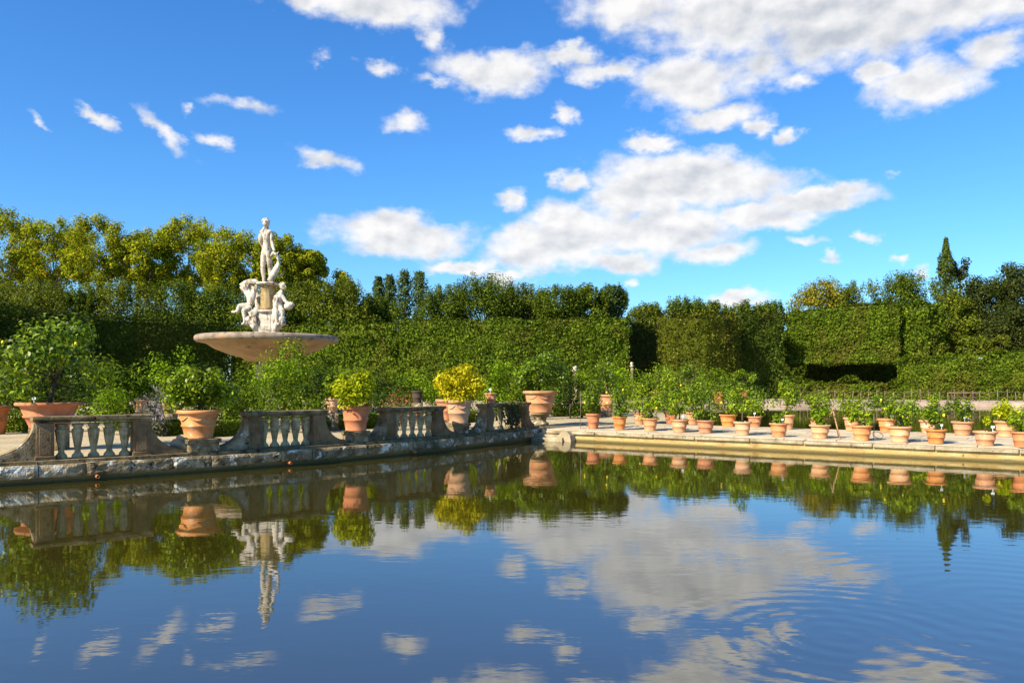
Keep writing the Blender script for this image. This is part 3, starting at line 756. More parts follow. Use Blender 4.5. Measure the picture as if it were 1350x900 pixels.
BG = [ # px, D, rim row, half width px, crown (hpx,vpx,lift) or None, mat, potmat, label
    (438, 27, 525, 9.5, (14, 14, 14), 'shrub', 'terracotta_pale', 'cream streaked pot behind the shaded balustrade, left of the salmon pot'),
    (482, 29, 517, 7.5, (9, 10, 8), 'lime', 'terracotta', 'small terracotta pot half hidden by the lime green shrub'),
    (588, 28, 526, 14, (16, 12, 12), 'shrub', 'terracotta_red', 'orange pot standing behind the golden yellow shrub'),
    (186, 27, 527, 8, (18, 14, 14), 'shrub', 'terracotta', 'terracotta pot beside the lavender behind the left balustrade'),
    (222, 26, 527, 9, (12, 12, 10), 'shrub_dark', 'terracotta', 'terracotta pot between the lavender and the ornate pot'),
    (550, 33, 515, 8, None, '', 'soil', 'dark brown planter behind the balustrade left of the golden shrub'),
    (800, 38, 520, 11, (28, 26, 24), 'citrus_deep', 'terracotta', 'large pot with a dark citrus on the island behind the first causeway pots'),
    (948, 44, 516, 8, (26, 18, 18), 'shrub', 'terracotta_red', 'far red pot with a round citrus above the two tone pot'),
    (980, 44, 514, 8, (22, 15, 15), 'citrus', 'terracotta_red', 'far red pot with a small citrus above the bare stemmed tree'),
    (866, 44, 516, 9, (28, 20, 20), 'citrus', 'terracotta', 'far pot with a bright citrus under the round clipped hedge'),
    (908, 46, 515, 8, (24, 18, 20), 'citrus_deep', 'terracotta', 'far pot with a dark citrus behind the tall back row pots'),
]
for (px, D, ry, hw, cr_, lm, pm_, lab) in BG:
    s = D / F; q = at(px, D, GZ); h = hz(ry, D) - GZ
    c = (cr_[0] * s, cr_[1] * s, cr_[2] * s) if cr_ else None
    if h > 2.3 * hw * s:                 # these pots stand on low stone blocks
        up_ = h - 2.0 * hw * s
        bl = empty('pot_pedestal', q, random.uniform(-.2, .2), 'low stone block under ' + lab.split(',')[0].split(' with ')[0].split(' half ')[0], 'pedestal', 'low stone blocks in the island garden')
        mb = MB(); mb.box((0, 0, up_ / 2), (hw * s * 1.7, hw * s * 1.7, up_), .006, .015); mb.build('block', MAT['stone'], bl)
        mb = MB(); mb.box((0, 0, .04), (hw * s * 2.0, hw * s * 2.0, .08), .004, .01); mb.build('base_slab', MAT['cap_stone'], bl)
        q.z += up_; h -= up_
    potted('garden_pot', q, hw * s, hw * s * .68, h, c, .11, int(1100), lm, lab, 'potted plant', 'pots standing in the island garden', pm_, K=14)
p = ray_arc(647, RB); s = p.y / F
potted('small_pot', (p.x, p.y, CAPZ - .002), 8.5 * s, 5.5 * s, hz(518, p.y) - CAPZ, None, 0, 0, '', 'small empty looking terracotta pot standing on the ivy grown balustrade', 'pot', None, 'terracotta', tags=1)

# ------------------------------------------------------------------ island shrubs
def shrub(name, px, D, y0, y1, hw, mat, label, cat='shrub', n=2200, leaf=.11, K=18, group='shrubs in the island garden', cr=.44, z0=None):
    s = D / F; zt = hz(y0, D); zb = GZ if z0 is None else z0
    t_ = empty(name, at(px, D, zb), 0, label, cat, group)
    rz = (zt - zb) / 2
    foliage(t_, (0, 0, rz), hw * s, rz * 1.02, n, leaf, MAT[mat], K, (0, 0, 0), cr=cr)
    return t_
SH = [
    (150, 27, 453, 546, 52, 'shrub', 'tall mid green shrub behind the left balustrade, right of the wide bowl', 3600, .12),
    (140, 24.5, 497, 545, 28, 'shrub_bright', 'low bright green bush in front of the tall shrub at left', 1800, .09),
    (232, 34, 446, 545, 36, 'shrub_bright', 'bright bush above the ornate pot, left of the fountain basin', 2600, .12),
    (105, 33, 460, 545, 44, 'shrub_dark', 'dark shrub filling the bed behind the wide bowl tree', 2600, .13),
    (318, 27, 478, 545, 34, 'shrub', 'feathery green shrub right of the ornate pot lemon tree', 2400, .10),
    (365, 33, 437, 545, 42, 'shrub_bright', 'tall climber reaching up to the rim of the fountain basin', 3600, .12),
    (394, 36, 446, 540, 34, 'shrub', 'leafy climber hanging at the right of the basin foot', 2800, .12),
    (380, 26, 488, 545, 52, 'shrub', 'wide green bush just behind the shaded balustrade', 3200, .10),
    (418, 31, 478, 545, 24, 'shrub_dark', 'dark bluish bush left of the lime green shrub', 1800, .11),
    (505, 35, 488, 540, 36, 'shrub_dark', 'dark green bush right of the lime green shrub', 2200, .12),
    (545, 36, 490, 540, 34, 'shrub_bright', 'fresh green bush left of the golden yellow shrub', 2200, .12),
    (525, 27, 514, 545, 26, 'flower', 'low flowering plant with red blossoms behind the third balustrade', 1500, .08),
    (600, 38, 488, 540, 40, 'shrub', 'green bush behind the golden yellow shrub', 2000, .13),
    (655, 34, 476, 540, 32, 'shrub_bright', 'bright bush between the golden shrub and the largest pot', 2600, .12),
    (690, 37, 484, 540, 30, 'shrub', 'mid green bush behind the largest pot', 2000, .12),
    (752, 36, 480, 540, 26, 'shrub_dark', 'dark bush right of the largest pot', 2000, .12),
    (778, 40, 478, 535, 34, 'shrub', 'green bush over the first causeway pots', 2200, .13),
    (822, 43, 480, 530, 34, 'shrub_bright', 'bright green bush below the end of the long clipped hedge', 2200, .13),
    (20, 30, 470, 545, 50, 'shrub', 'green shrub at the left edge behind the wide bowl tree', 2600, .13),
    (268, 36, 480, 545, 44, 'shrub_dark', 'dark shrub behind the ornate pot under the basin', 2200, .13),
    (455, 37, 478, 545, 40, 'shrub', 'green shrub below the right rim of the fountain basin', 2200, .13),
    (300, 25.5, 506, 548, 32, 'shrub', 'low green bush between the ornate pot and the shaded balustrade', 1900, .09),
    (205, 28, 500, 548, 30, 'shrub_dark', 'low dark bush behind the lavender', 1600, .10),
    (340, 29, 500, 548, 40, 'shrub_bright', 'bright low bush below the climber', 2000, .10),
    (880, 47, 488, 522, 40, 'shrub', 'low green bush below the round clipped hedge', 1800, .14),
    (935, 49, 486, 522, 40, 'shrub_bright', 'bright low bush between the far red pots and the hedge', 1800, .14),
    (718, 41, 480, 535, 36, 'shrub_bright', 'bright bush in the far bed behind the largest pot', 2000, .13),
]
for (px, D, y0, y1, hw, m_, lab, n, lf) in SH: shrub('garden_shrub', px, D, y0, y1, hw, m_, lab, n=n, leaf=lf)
# lavender plumes
t_ = empty('lavender', at(206, 24, GZ), 0, 'pale purple lavender clump left of the ornate pot', 'lavender')
n = 900; a = RNG.random(n) * 6.28; r = .62 * RNG.random(n) ** .6; zz = RNG.random(n)
P = np.stack([r * np.cos(a) * (.5 + .6 * zz), r * np.sin(a) * (.5 + .6 * zz), zz * (hz(504, 24) - GZ) * (1 - .35 * r / .62)], 1)
link('flower_spikes', leaf_mesh('flower_spikes', P, unit(n) + np.array([0, 0, .1]), .07 + .12 * RNG.random(n), .3), MAT['lavender'], t_)
# ivy over the last balustrade
p0 = ray_arc(676, RW - .25)
t_ = empty('ivy', (p0.x, p0.y, PZ), arc_ang(p0) + math.pi / 2, 'straggly brown green ivy hanging over the balustrade next to the largest pot', 'ivy')
n = 1100; P = np.stack([RNG.normal(0, .34, n), -.03 + RNG.normal(0, .045, n), RNG.random(n) ** .7 * .9], 1)
link('foliage', leaf_mesh('foliage', P, unit(n) * .6 + np.array([0, -.8, .2]), .06 + .06 * RNG.random(n), .7), MAT['ivy'], t_)
mb = MB()
for k in range(9):
    x = random.uniform(-.5, .5); mb.tube([(x, -.02, .88), (x + random.uniform(-.15, .15), -.10, .5), (x + random.uniform(-.4, .4), -.12, .03)], [.012, .010, .006], 5)
mb.build('stem', MAT['bark'], t_)

# ------------------------------------------------------------------ hedges
def hedge(name, label, front, thick, z0, z1, leaf, n, mat, cat='hedge', group=None, amp=.25, rnd=.5, top=None):
    """front: list of (x, y) along the face towards us; the body goes back along the left-hand normal"""
    fr = [Vector(p) for p in front]
    seg = [(fr[i + 1] - fr[i]).length for i in range(len(fr) - 1)]; tot = sum(seg)
    def fp(s):
        d = s * tot
        for i, l in enumerate(seg):
            if d <= l or i == len(seg) - 1:
                dv = (fr[i + 1] - fr[i]) / l; return fr[i] + dv * d, Vector((-dv.y, dv.x))
            d -= l
    base = fr[0]
    t_ = empty(name, (base.x, base.y, z0), 0, label, cat, group)
    # arrays of the front line for sampling
    S = np.linspace(0, 1, 200); FP = np.array([[*fp(s)[0]] for s in S]); FN = np.array([[*fp(s)[1]] for s in S])
    H = z1 - z0
    def surf(s, v, w_):               # s along, v depth 0..1, w_ height 0..1
        x = np.interp(s, S, FP[:, 0]); y = np.interp(s, S, FP[:, 1]); nx = np.interp(s, S, FN[:, 0]); ny = np.interp(s, S, FN[:, 1])
        zt = H if top is None else H * np.interp(s, [q[0] for q in top], [q[1] for q in top])
        return np.stack([x + nx * thick * v - base.x, y + ny * thick * v - base.y, w_ * zt], 1)
    def disp(P, Nn):
        d = amp * wob(P + np.array([base.x, base.y, z0]), .55) + amp * .45 * wob(P * 1.0 + 31 + base.y, 3.2) + amp * .5 * wob(P[:, ::-1] + 7 + base.x, 1.4)
        return P + Nn * d[:, None]
    nxm = FN.mean(0); tx = np.array([FN[:, 1].mean(), -FN[:, 0].mean()])
    faces = {'front': (tot * H), 'top': tot * thick, 'left': thick * H, 'right': thick * H, 'back': tot * H * .3}
    tarea = sum(faces.values()); Cs = []; Ns = []
    for f, ar in faces.items():
        k = max(20, int(n * ar / tarea)); a = RNG.random(k); b_ = RNG.random(k); o_ = np.ones(k)
        if f == 'front': P = surf(a, 0 * o_, b_); N0 = np.array([-nxm[0], -nxm[1], 0])
        elif f == 'back': P = surf(a, o_, b_); N0 = np.array([nxm[0], nxm[1], 0])
        elif f == 'top': P = surf(a, b_, o_); N0 = np.array([0, 0, 1.])
        elif f == 'left': P = surf(0 * o_, a, b_); N0 = np.array([-tx[0], -tx[1], 0])
        else: P = surf(o_, a, b_); N0 = np.array([tx[0], tx[1], 0])
        Nn = np.tile(N0, (k, 1)); P = disp(P, Nn) + Nn * (RNG.random(k)[:, None] * leaf * 1.1 - leaf * .35)
        Cs.append(P); Ns.append(Nn * .9 + unit(k) * .75 + np.array([0, 0, .2]))
    if z0 > 2:                         # ragged skirt hanging under a hedge that is clipped clear of the ground
        k = n // 6; a = RNG.random(k); P = surf(a, RNG.random(k) * .5, np.zeros(k))
        P[:, 2] -= RNG.random(k) ** 2 * (.10 + .35 * np.clip(wob(P + base.x, .8), 0, 1)); Cs.append(P); Ns.append(unit(k) + np.array([0, -.4, -.3]))
    C_ = np.concatenate(Cs); N_ = np.concatenate(Ns)
    if rnd > 0:                        # soft shoulders
        zt = C_[:, 2].max(); 
    link('foliage', leaf_mesh('foliage', C_, N_, leaf * (.6 + .8 * RNG.random(len(C_))), .6), MAT[mat], t_)
    # inner body of twigs and leaves
    mb = MB(); ns, nh = max(4, int(tot / 1.2)), max(3, int(H / 1.2))
    ins = min(.28 + amp * .9, thick * .3); vs = []; fs = []
    sv = np.linspace(.004, .996, ns + 1); prof = [(ins / thick, w_) for w_ in np.linspace(0, 1 - ins / H * .6, nh + 1)] + [(1 - ins / thick, w_) for w_ in np.linspace(1 - ins / H * .6, 0, nh + 1)]
    m_ = len(prof)
    for s in sv:
        pv = surf(np.full(m_, s), np.array([q[0] for q in prof]), np.array([q[1] for q in prof]))
        vs += [tuple(q) for q in pv]
    for i in range(ns):
        for k in range(m_ - 1): fs.append([i * m_ + k, i * m_ + k + 1, (i + 1) * m_ + k + 1, (i + 1) * m_ + k])
    fs.append(list(range(m_))); fs.append([ns * m_ + k for k in range(m_)][::-1])
    for i in range(ns): fs.append([i * m_, (i + 1) * m_, (i + 1) * m_ + m_ - 1, i * m_ + m_ - 1])
    me = bpy.data.meshes.new('inner_growth'); me.from_pydata(vs, [], fs); me.update()
    link('inner_growth', me, MAT[mat], t_)
    return t_
def pt(px, D): v_ = at(px, D); return (v_.x, v_.y)
GB = .38
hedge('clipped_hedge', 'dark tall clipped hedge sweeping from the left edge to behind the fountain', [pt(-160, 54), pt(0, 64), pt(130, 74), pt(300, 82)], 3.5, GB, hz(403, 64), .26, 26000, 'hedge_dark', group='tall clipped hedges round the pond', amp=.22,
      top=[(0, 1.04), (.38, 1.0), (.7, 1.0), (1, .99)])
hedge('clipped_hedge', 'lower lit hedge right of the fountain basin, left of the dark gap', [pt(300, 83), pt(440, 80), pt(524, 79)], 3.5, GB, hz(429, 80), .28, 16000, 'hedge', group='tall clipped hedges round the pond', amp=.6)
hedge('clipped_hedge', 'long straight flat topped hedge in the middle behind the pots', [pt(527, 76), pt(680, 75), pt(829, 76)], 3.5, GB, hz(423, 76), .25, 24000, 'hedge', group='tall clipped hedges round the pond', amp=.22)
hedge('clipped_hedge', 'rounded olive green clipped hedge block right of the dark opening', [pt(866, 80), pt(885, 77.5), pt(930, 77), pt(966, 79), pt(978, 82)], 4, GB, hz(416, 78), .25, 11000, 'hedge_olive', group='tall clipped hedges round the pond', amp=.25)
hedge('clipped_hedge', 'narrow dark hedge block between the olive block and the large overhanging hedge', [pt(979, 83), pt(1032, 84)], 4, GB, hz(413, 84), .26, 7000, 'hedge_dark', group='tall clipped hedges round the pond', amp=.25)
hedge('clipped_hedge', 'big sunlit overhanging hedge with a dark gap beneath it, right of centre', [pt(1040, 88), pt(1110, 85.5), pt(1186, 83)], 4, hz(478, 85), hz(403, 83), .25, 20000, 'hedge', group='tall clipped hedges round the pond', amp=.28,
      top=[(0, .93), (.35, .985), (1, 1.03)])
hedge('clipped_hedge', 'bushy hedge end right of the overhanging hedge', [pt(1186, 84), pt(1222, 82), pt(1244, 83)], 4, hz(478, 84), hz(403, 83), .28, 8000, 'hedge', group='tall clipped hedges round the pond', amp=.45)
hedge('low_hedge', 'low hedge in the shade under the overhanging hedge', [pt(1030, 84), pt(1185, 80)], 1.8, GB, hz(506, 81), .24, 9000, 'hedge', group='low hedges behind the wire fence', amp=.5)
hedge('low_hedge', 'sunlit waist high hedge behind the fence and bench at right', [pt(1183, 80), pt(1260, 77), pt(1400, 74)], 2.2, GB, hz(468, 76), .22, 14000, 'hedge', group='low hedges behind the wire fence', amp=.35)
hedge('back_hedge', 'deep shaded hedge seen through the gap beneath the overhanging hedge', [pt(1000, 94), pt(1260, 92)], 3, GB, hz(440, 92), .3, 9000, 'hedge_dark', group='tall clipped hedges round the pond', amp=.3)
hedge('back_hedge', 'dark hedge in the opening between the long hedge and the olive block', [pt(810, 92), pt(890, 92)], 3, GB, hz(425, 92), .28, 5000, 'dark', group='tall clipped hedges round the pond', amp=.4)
# low box hedges on the island
for (x0, D0, x1, D1, y, lab) in ((-60, 25.5, 40, 26, 545, 'low box hedge behind the wide bowl at the left edge'),
                                 (178, 23.5, 242, 24.5, 557, 'short box hedge, brightly lit on top, left of the ornate pot'),
                                 (276, 23.5, 330, 25, 556, 'box hedge seen between the ornate pot and the shaded balustrade'),
                                 (420, 26.5, 505, 28.5, 548, 'box hedge behind the salmon pot'),
                                 (575, 30.5, 632, 33, 543, 'box hedge behind the pot with the golden shrub'),
                                 (738, 38, 800, 39.5, 534, 'low box hedge right of the largest pot')):
    hedge('box_hedge', lab, [pt(x0, D0), pt(x1, D1)], .75, GZ, hz(y, (D0 + D1) / 2), .07, 5200, 'box', 'hedge', 'low box hedges of the island beds', amp=.035)

# ------------------------------------------------------------------ background trees
def tree(name, px, D, ytop, ybot, hw, mat, label, n=5200, leaf=.34, K=34, shape='round', group=None, cat='tree', cr=.34, zs=1.0, bark='bark', trunk_r=None):
    s = D / F; zt, zb = hz(ytop, D), max(GB + .2, hz(ybot, D)); rx = hw * s; rz = (zt - zb) / 2
    t_ = empty(name, at(px, D, GB), 0, label, cat, group)
    c = np.array([0, 0, (zt + zb) / 2 - GB])
    dd = unit(K); rr = (.25 + .75 * RNG.random(K)) ** .5
    if shape == 'round':
        cc = dd * rr[:, None] * np.array([rx * .8, rx * .8, rz * .82]); cR = cr * rx * (.65 + .7 * RNG.random(K))
    elif shape == 'tuft':                       # vertical shoots at the top of a dense body
        cc = dd * rr[:, None] * np.array([rx * .82, rx * .82, rz * .8]); cR = cr * rx * (.6 + .7 * RNG.random(K))
        k2 = K; xx = RNG.uniform(-rx, rx, k2); yy = RNG.uniform(-rx * .8, rx * .8, k2)
        e = np.sqrt(np.clip(1 - (xx / rx) ** 2 * .8 - (yy / rx) ** 2 * .4, .05, 1))
        tips = np.stack([xx, yy, rz * (.86 * e - .06 + .16 * RNG.random(k2) ** 2)], 1); tr_ = rx * (.10 + .07 * RNG.random(k2))
    elif shape == 'column':
        cc = np.stack([RNG.uniform(-1, 1, K) * rx * .6, RNG.uniform(-1, 1, K) * rx * .6, RNG.uniform(-.95, .9, K) * rz], 1); cR = rx * .42 * (.7 + .6 * RNG.random(K)) * (1 - .35 * (cc[:, 2] / rz > .5))
    elif shape == 'cypress':
        q = RNG.random(K) ** .75; wd = np.interp(q, [0, .1, .4, .75, 1], [.75, 1, .80, .40, .06]) * rx
        a_ = RNG.random(K) * 6.28; rho = RNG.random(K) ** .5
        cc = np.stack([wd * .6 * rho * np.cos(a_), wd * .6 * rho * np.sin(a_), (q * 2 - 1) * rz * .97], 1); cR = np.maximum(wd * .5, .14)
    P, Nn, S = clump_leaves(cc, cR, n, leaf, zs, .3)
    if shape == 'tuft':                         # upright shoots rising out of the body
        P2, N2, S2 = clump_leaves(tips, tr_, n // 3, leaf * .85, 2.6, .2)
        P = np.concatenate([P, P2]); Nn = np.concatenate([Nn, N2]); S = np.concatenate([S, S2])
    if shape in ('cypress', 'column'):          # a narrow upright crown, leaves laid round its axis
        q = RNG.random(n) ** (.8 if shape == 'cypress' else 1.0)
        pr = np.interp(q, [0, .1, .4, .75, 1], [.75, 1, .80, .40, .06]) if shape == 'cypress' else np.interp(q, [0, .2, .6, .85, 1], [.55, .85, 1, .95, .5])
        a_ = RNG.random(n) * 6.28; lump = 1 + .22 * np.sin(q * 31 + 2.3 * np.sin(a_ * 2) + px) + .14 * np.sin(q * 67 + a_ * 3)
        rho = RNG.random(n) ** .35 * pr * rx * lump
        P = np.stack([rho * np.cos(a_), rho * np.sin(a_), (q * 2 - 1) * rz + RNG.normal(0, .15, n)], 1)
        Nn = np.stack([np.cos(a_), np.sin(a_), .5 * np.ones(n)], 1) * .8 + unit(n) * .6; S = leaf * (.65 + .7 * RNG.random(n))
    P = P + c
    P[:, 2] = np.minimum(P[:, 2], zt - GB + .4)
    link('crown', leaf_mesh('crown', P, Nn, S, .6), MAT[mat], t_)
    mb = MB(); tr = trunk_r or max(.12, rx * .06); top = Vector((0, 0, zb - GB + rz * .5))
    j = random.uniform(-.2, .2)
    mb.tube([(0, 0, -.1), (j, 0, (zb - GB) * .5), (j * .5, 0, zb - GB), top], [tr * 1.2, tr, tr * .85, tr * .6], 8)
    for k in range(min(K, 12)):
        e = Vector(cc[k] * .72 + c); b0 = Vector((j * .4, 0, zb - GB + rz * random.uniform(-.15, .35)))
        mb.tube([b0, (b0 + e) / 2 + Vector((0, 0, .12 * rz)), e], [tr * .5, tr * .3, tr * .1], 5)
    mb.build('trunk', MAT[bark], t_)
    return t_
random.seed(5)
PG = 'plane trees turning yellow at left'
for (px, yt, hw, lab) in ((12, 268, 44, 'leafy yellowing plane tree at the left edge of the photo'), (72, 272, 40, 'second plane tree from the left edge, with a dark trunk showing'),
                          (132, 279, 42, 'plane tree with a thinning crown left of the notch in the tree line'), (196, 292, 36, 'lower plane tree in the notch of the tree line'),
                          (250, 277, 40, 'plane tree with the highest crown right of the notch'), (306, 286, 42, 'plane tree just left of the statue'),
                          (364, 300, 32, 'plane tree directly behind the statue'), (404, 313, 25, 'last tall plane tree right of the statue')):
    tree('plane_tree', px, 95 + random.uniform(-4, 4), yt - 3, 402, hw * 1.28, 'plane', lab, 17000, .27, 90, 'round', PG, cr=.19, bark='pale_bark', trunk_r=.2)
tree('plane_tree', 450, 96, 353, 430, 24, 'plane', 'low bright plane tree left of the poplars', 3400, .38, 26, 'round', PG, cr=.34)
EG = 'evergreen trees rising behind the left hedge'
for (px, yt, hw, m_, lab) in ((-12, 376, 46, 'ilex_pale', 'bushy evergreen behind the hedge at the left edge'), (58, 374, 44, 'ilex_pale', 'olive bushy evergreen under the second plane tree'), (112, 382, 30, 'ilex', 'low dark evergreen between two olive bushy ones'),
                          (172, 373, 46, 'ilex_pale', 'wide olive evergreen below the notch in the tree line'), (238, 372, 44, 'ilex', 'dark bushy evergreen left of the fountain'), (296, 378, 40, 'ilex', 'evergreen touching the left figure of the fountain'),
                          (350, 388, 40, 'ilex', 'evergreen hidden behind the fountain drum'), (402, 372, 38, 'ilex_pale', 'evergreen right of the fountain figures'), (448, 368, 40, 'ilex_pale', 'rounded evergreen under the low bright plane tree'), (492, 392, 36, 'ilex', 'dark evergreen at the foot of the poplars')):
    tree('evergreen_tree', px, 87 + random.uniform(-2, 2), yt, 470, hw, m_, lab, 12500, .24, 44, 'tuft', EG, cr=.42)
for (px, yt, hw, lab) in ((499, 366, 8, 'thin poplar at the left of the small poplar clump'), (514, 364, 9, 'slim poplar with a gap to its right'), (533, 358, 11, 'tallest poplar of the clump'), (553, 359, 11, 'poplar at the right of the small clump')):
    tree('poplar_tree', px, 100, yt, 445, hw, 'poplar', lab, 3200, .28, 30, 'column', 'small poplars behind the middle hedge')
MG = 'evergreen trees behind the middle hedge'
for (px, yt, hw, m_, lab) in ((590, 380, 34, 'ilex', 'evergreen right of the poplars'), (640, 367, 46, 'ilex', 'highest rounded evergreen behind the flat topped hedge'), (690, 378, 36, 'ilex_pale', 'evergreen right of the highest rounded one'),
                          (735, 380, 32, 'ilex', 'spiky evergreen right of the middle of the flat topped hedge'), (772, 378, 28, 'ilex', 'evergreen with upright shoots near the end of the long hedge'), (806, 376, 22, 'poplar', 'dark upright evergreen at the right end of the long hedge')):
    tree('evergreen_tree', px, 86 + random.uniform(-2, 3), yt, 450, hw, m_, lab, 11500, .23, 48, 'tuft', MG, cr=.40)
RG = 'evergreen trees right of the opening'
for (px, yt, hw, m_, lab) in ((852, 400, 26, 'ilex_pale', 'olive evergreen above the dark opening'), (902, 392, 30, 'ilex', 'dark evergreen above the olive hedge block'), (940, 398, 26, 'ilex_pale', 'evergreen behind the right part of the olive hedge block'),
                          (982, 400, 26, 'ilex_pale', 'low evergreen in front of the low white cloud'), (1016, 398, 24, 'ilex', 'evergreen left of the gold tipped tree'), (1134, 371, 34, 'ilex_pale', 'evergreen right of the gold tipped tree'), (1194, 359, 36, 'ilex', 'pointed evergreen behind the right end of the overhanging hedge')):
    tree('evergreen_tree', px, 95 + random.uniform(-2, 3), yt, 470, hw, m_, lab, 11000, .24, 44, 'tuft', RG, cr=.40)
tree('gold_tipped_tree', 1078, 98, 356, 470, 46, 'gold', 'round tree with golden yellow tips above the overhanging hedge', 14000, .25, 70, 'round', cr=.26)
tree('cypress_tree', 1247, 96, 316, 470, 27, 'cypress', 'narrow pointed cypress, the tallest spire at right', 9000, .24, 110, 'cypress', cat='cypress')
tree('pine_tree', 1266, 97, 333, 372, 13, 'dark', 'small dark pine top leaning right of the cypress', 900, .3, 12, 'round', cat='pine', cr=.4)
for (px, D, yt, yb, hw, m_, lab) in ((1262, 88, 372, 470, 34, 'ilex_pale', 'brownish olive tree in front of the cypress'), (1298, 90, 348, 475, 40, 'dark', 'big dark tree left of the right edge'),
                                     (1345, 90, 335, 475, 44, 'dark', 'tallest dark tree at the right edge'), (1330, 84, 400, 480, 40, 'dark', 'dark lower tree in front of the tallest one at right'), (1280, 82, 438, 480, 20, 'ilex_pale', 'small olive bush at the foot of the dark trees'), (1318, 80, 440, 482, 18, 'hedge_olive', 'small yellowish bush right of the olive bush under the dark trees'),
                                     (1400, 88, 340, 475, 50, 'dark', 'dark tree cut off by the right edge')):
    tree('shade_tree', px, D, yt, yb, hw, m_, lab, 15000 if hw > 30 else 4500, .25, 46 if hw > 30 else 20, 'round', 'dark trees at right', cr=.32)

# ------------------------------------------------------------------ the fountain
FD = 42.0; FS = FD / F
f = empty('fountain', at(353, FD, GZ), 0, 'great marble fountain with a wide basin, seated river figures and a standing nude on top', 'fountain')
fx = lambda px: (px - 353) * FS
fz = lambda py: hz(py, FD) - GZ
mb = MB(); zr = fz(443); r_ = 91 * FS
mb.lathe([(.75, fz(474) - .12), (1.0, fz(474) - .1), (1.35, fz(471.3)), (1.95, fz(467.5)), (2.65, fz(460.5)), (r_ - .55, fz(453.5)), (r_ - .24, fz(452))], 96, cap=False)
mb.build('basin_bowl', MAT['basin_under'], f)
mb = MB()
mb.lathe([(r_ - .26, fz(452)), (r_ - .10, fz(451.5)), (r_ - .02, fz(449.5)), (r_, fz(447)), (r_ - .03, fz(444.5)), (r_ - .12, zr), (r_ - .28, fz(442.6)), (r_ - .40, zr), (r_ - .5, fz(446)), (r_ - 1.2, fz(449)), (1.4, fz(452)), (.02, fz(452.5))], 96, cap=False)
mb.build('basin_rim', MAT['granite'], f)
mb = MB(); mb.lathe([(1.3, 0), (1.3, .3), (1.0, .45), (.7, .8), (.55, 1.4), (.6, fz(482)), (.66, fz(477)), (.74, fz(474) - .1)], 40); mb.build('stem', MAT['granite'], f)
mb = MB(); q0, q1 = fz(451), fz(413)
mb.box((0, 0, (q0 + fz(437.5)) / 2), (1.06, 1.06, fz(437.5) - q0), .01, .03)
mb.box((0, 0, (fz(437.4) + q1) / 2), (.84, .84, q1 - fz(437.4)), .008, .03)
mb.box((0, -.425, (fz(435) + fz(416)) / 2), (.52, .03, fz(416) - fz(435)), 0, .01)
mb.build('plinth', MAT['marble'], f)
mb = MB(); mb.lathe([(.50, fz(413)), (.58, fz(412)), (.60, fz(410.5)), (.56, fz(409.5)), (.44, fz(409))], 36); mb.build('cornice', MAT['marble'], f)
mb = MB(); mb.lathe([(.42, fz(409.2)), (.38, fz(405)), (.37, fz(390)), (.40, fz(379)), (.45, fz(377))], 36, flute=(12, .07, lambda z: 1)); mb.build('drum', MAT['drum_stone'], f)
mb = MB(); mb.lathe([(.42, fz(377.2)), (.60, fz(376)), (.68, fz(374.8)), (.66, fz(373.4)), (.5, fz(372.6))], 32, flute=(9, .10, lambda z: 1)); mb.build('top_slab', MAT['marble'], f)

def body(name, joints, edges, mat, parent, head=None, root=0):
    me = bpy.data.meshes.new(name + '_skeleton')
    me.from_pydata([j[0] for j in joints], edges, []); me.update()
    o = bpy.data.objects.new(name, me); COL.objects.link(o)
    md = o.modifiers.new('skin', 'SKIN'); md.use_smooth_shade = True; md.branch_smoothing = .4
    for i, j in enumerate(joints):
        sv = me.skin_vertices[0].data[i]; rr = j[1]
        sv.radius = rr if isinstance(rr, tuple) else (rr, rr); sv.use_root = (i == root)
    sb = o.modifiers.new('sub', 'SUBSURF'); sb.levels = 2; sb.render_levels = 2
    dg = bpy.context.evaluated_depsgraph_get(); dg.update()
    m2 = bpy.data.meshes.new_from_object(o.evaluated_get(dg))
    bpy.data.objects.remove(o); bpy.data.meshes.remove(me)
    bm = bmesh.new(); bm.from_mesh(m2)
    if head:                            # skull, jaw, nose, ears, hair cap, turned by yaw and tipped by pitch
        c, r, yaw, pitch = head
        M_ = Matrix.Translation(c) @ Matrix.Rotation(yaw, 4, 'Z') @ Matrix.Rotation(pitch, 4, 'X')
        def sph(off, sc_, seg=14):
            bmesh.ops.create_uvsphere(bm, u_segments=seg, v_segments=seg - 4, radius=1.0, matrix=M_ @ Matrix.Translation(Vector(off) * r) @ Matrix.Diagonal((*(Vector(sc_) * r), 1)))
        sph((0, 0, .12), (.78, .95, .98)); sph((0, -.32, -.38), (.52, .56, .58)); sph((0, -.96, -.05), (.12, .2, .24), 8)
        sph((.78, .05, -.05), (.1, .2, .27), 8); sph((-.78, .05, -.05), (.1, .2, .27), 8)
        sph((.3, -.82, .1), (.16, .1, .1), 8); sph((-.3, -.82, .1), (.16, .1, .1), 8); sph((0, -.84, -.46), (.26, .12, .07), 8)
        for k in range(22):
            a = random.uniform(0, 6.28); e = random.uniform(.15, 1.4)
            v_ = Vector((math.cos(a) * math.cos(e) * .76, math.sin(a) * math.cos(e) * .9 + .1, .2 + math.sin(e) * .92))
            if v_.y < -.5 and v_.z < .6: continue
            sph(v_, (.26, .26, .22), 8)
    bm.to_mesh(m2); bm.free()
    for p_ in m2.polygons: p_.use_smooth = True
    m2.materials.clear()
    return link(name, m2, MAT[mat], parent)
def J(px, y, py, r): return ((fx(px), y, fz(py)), r)

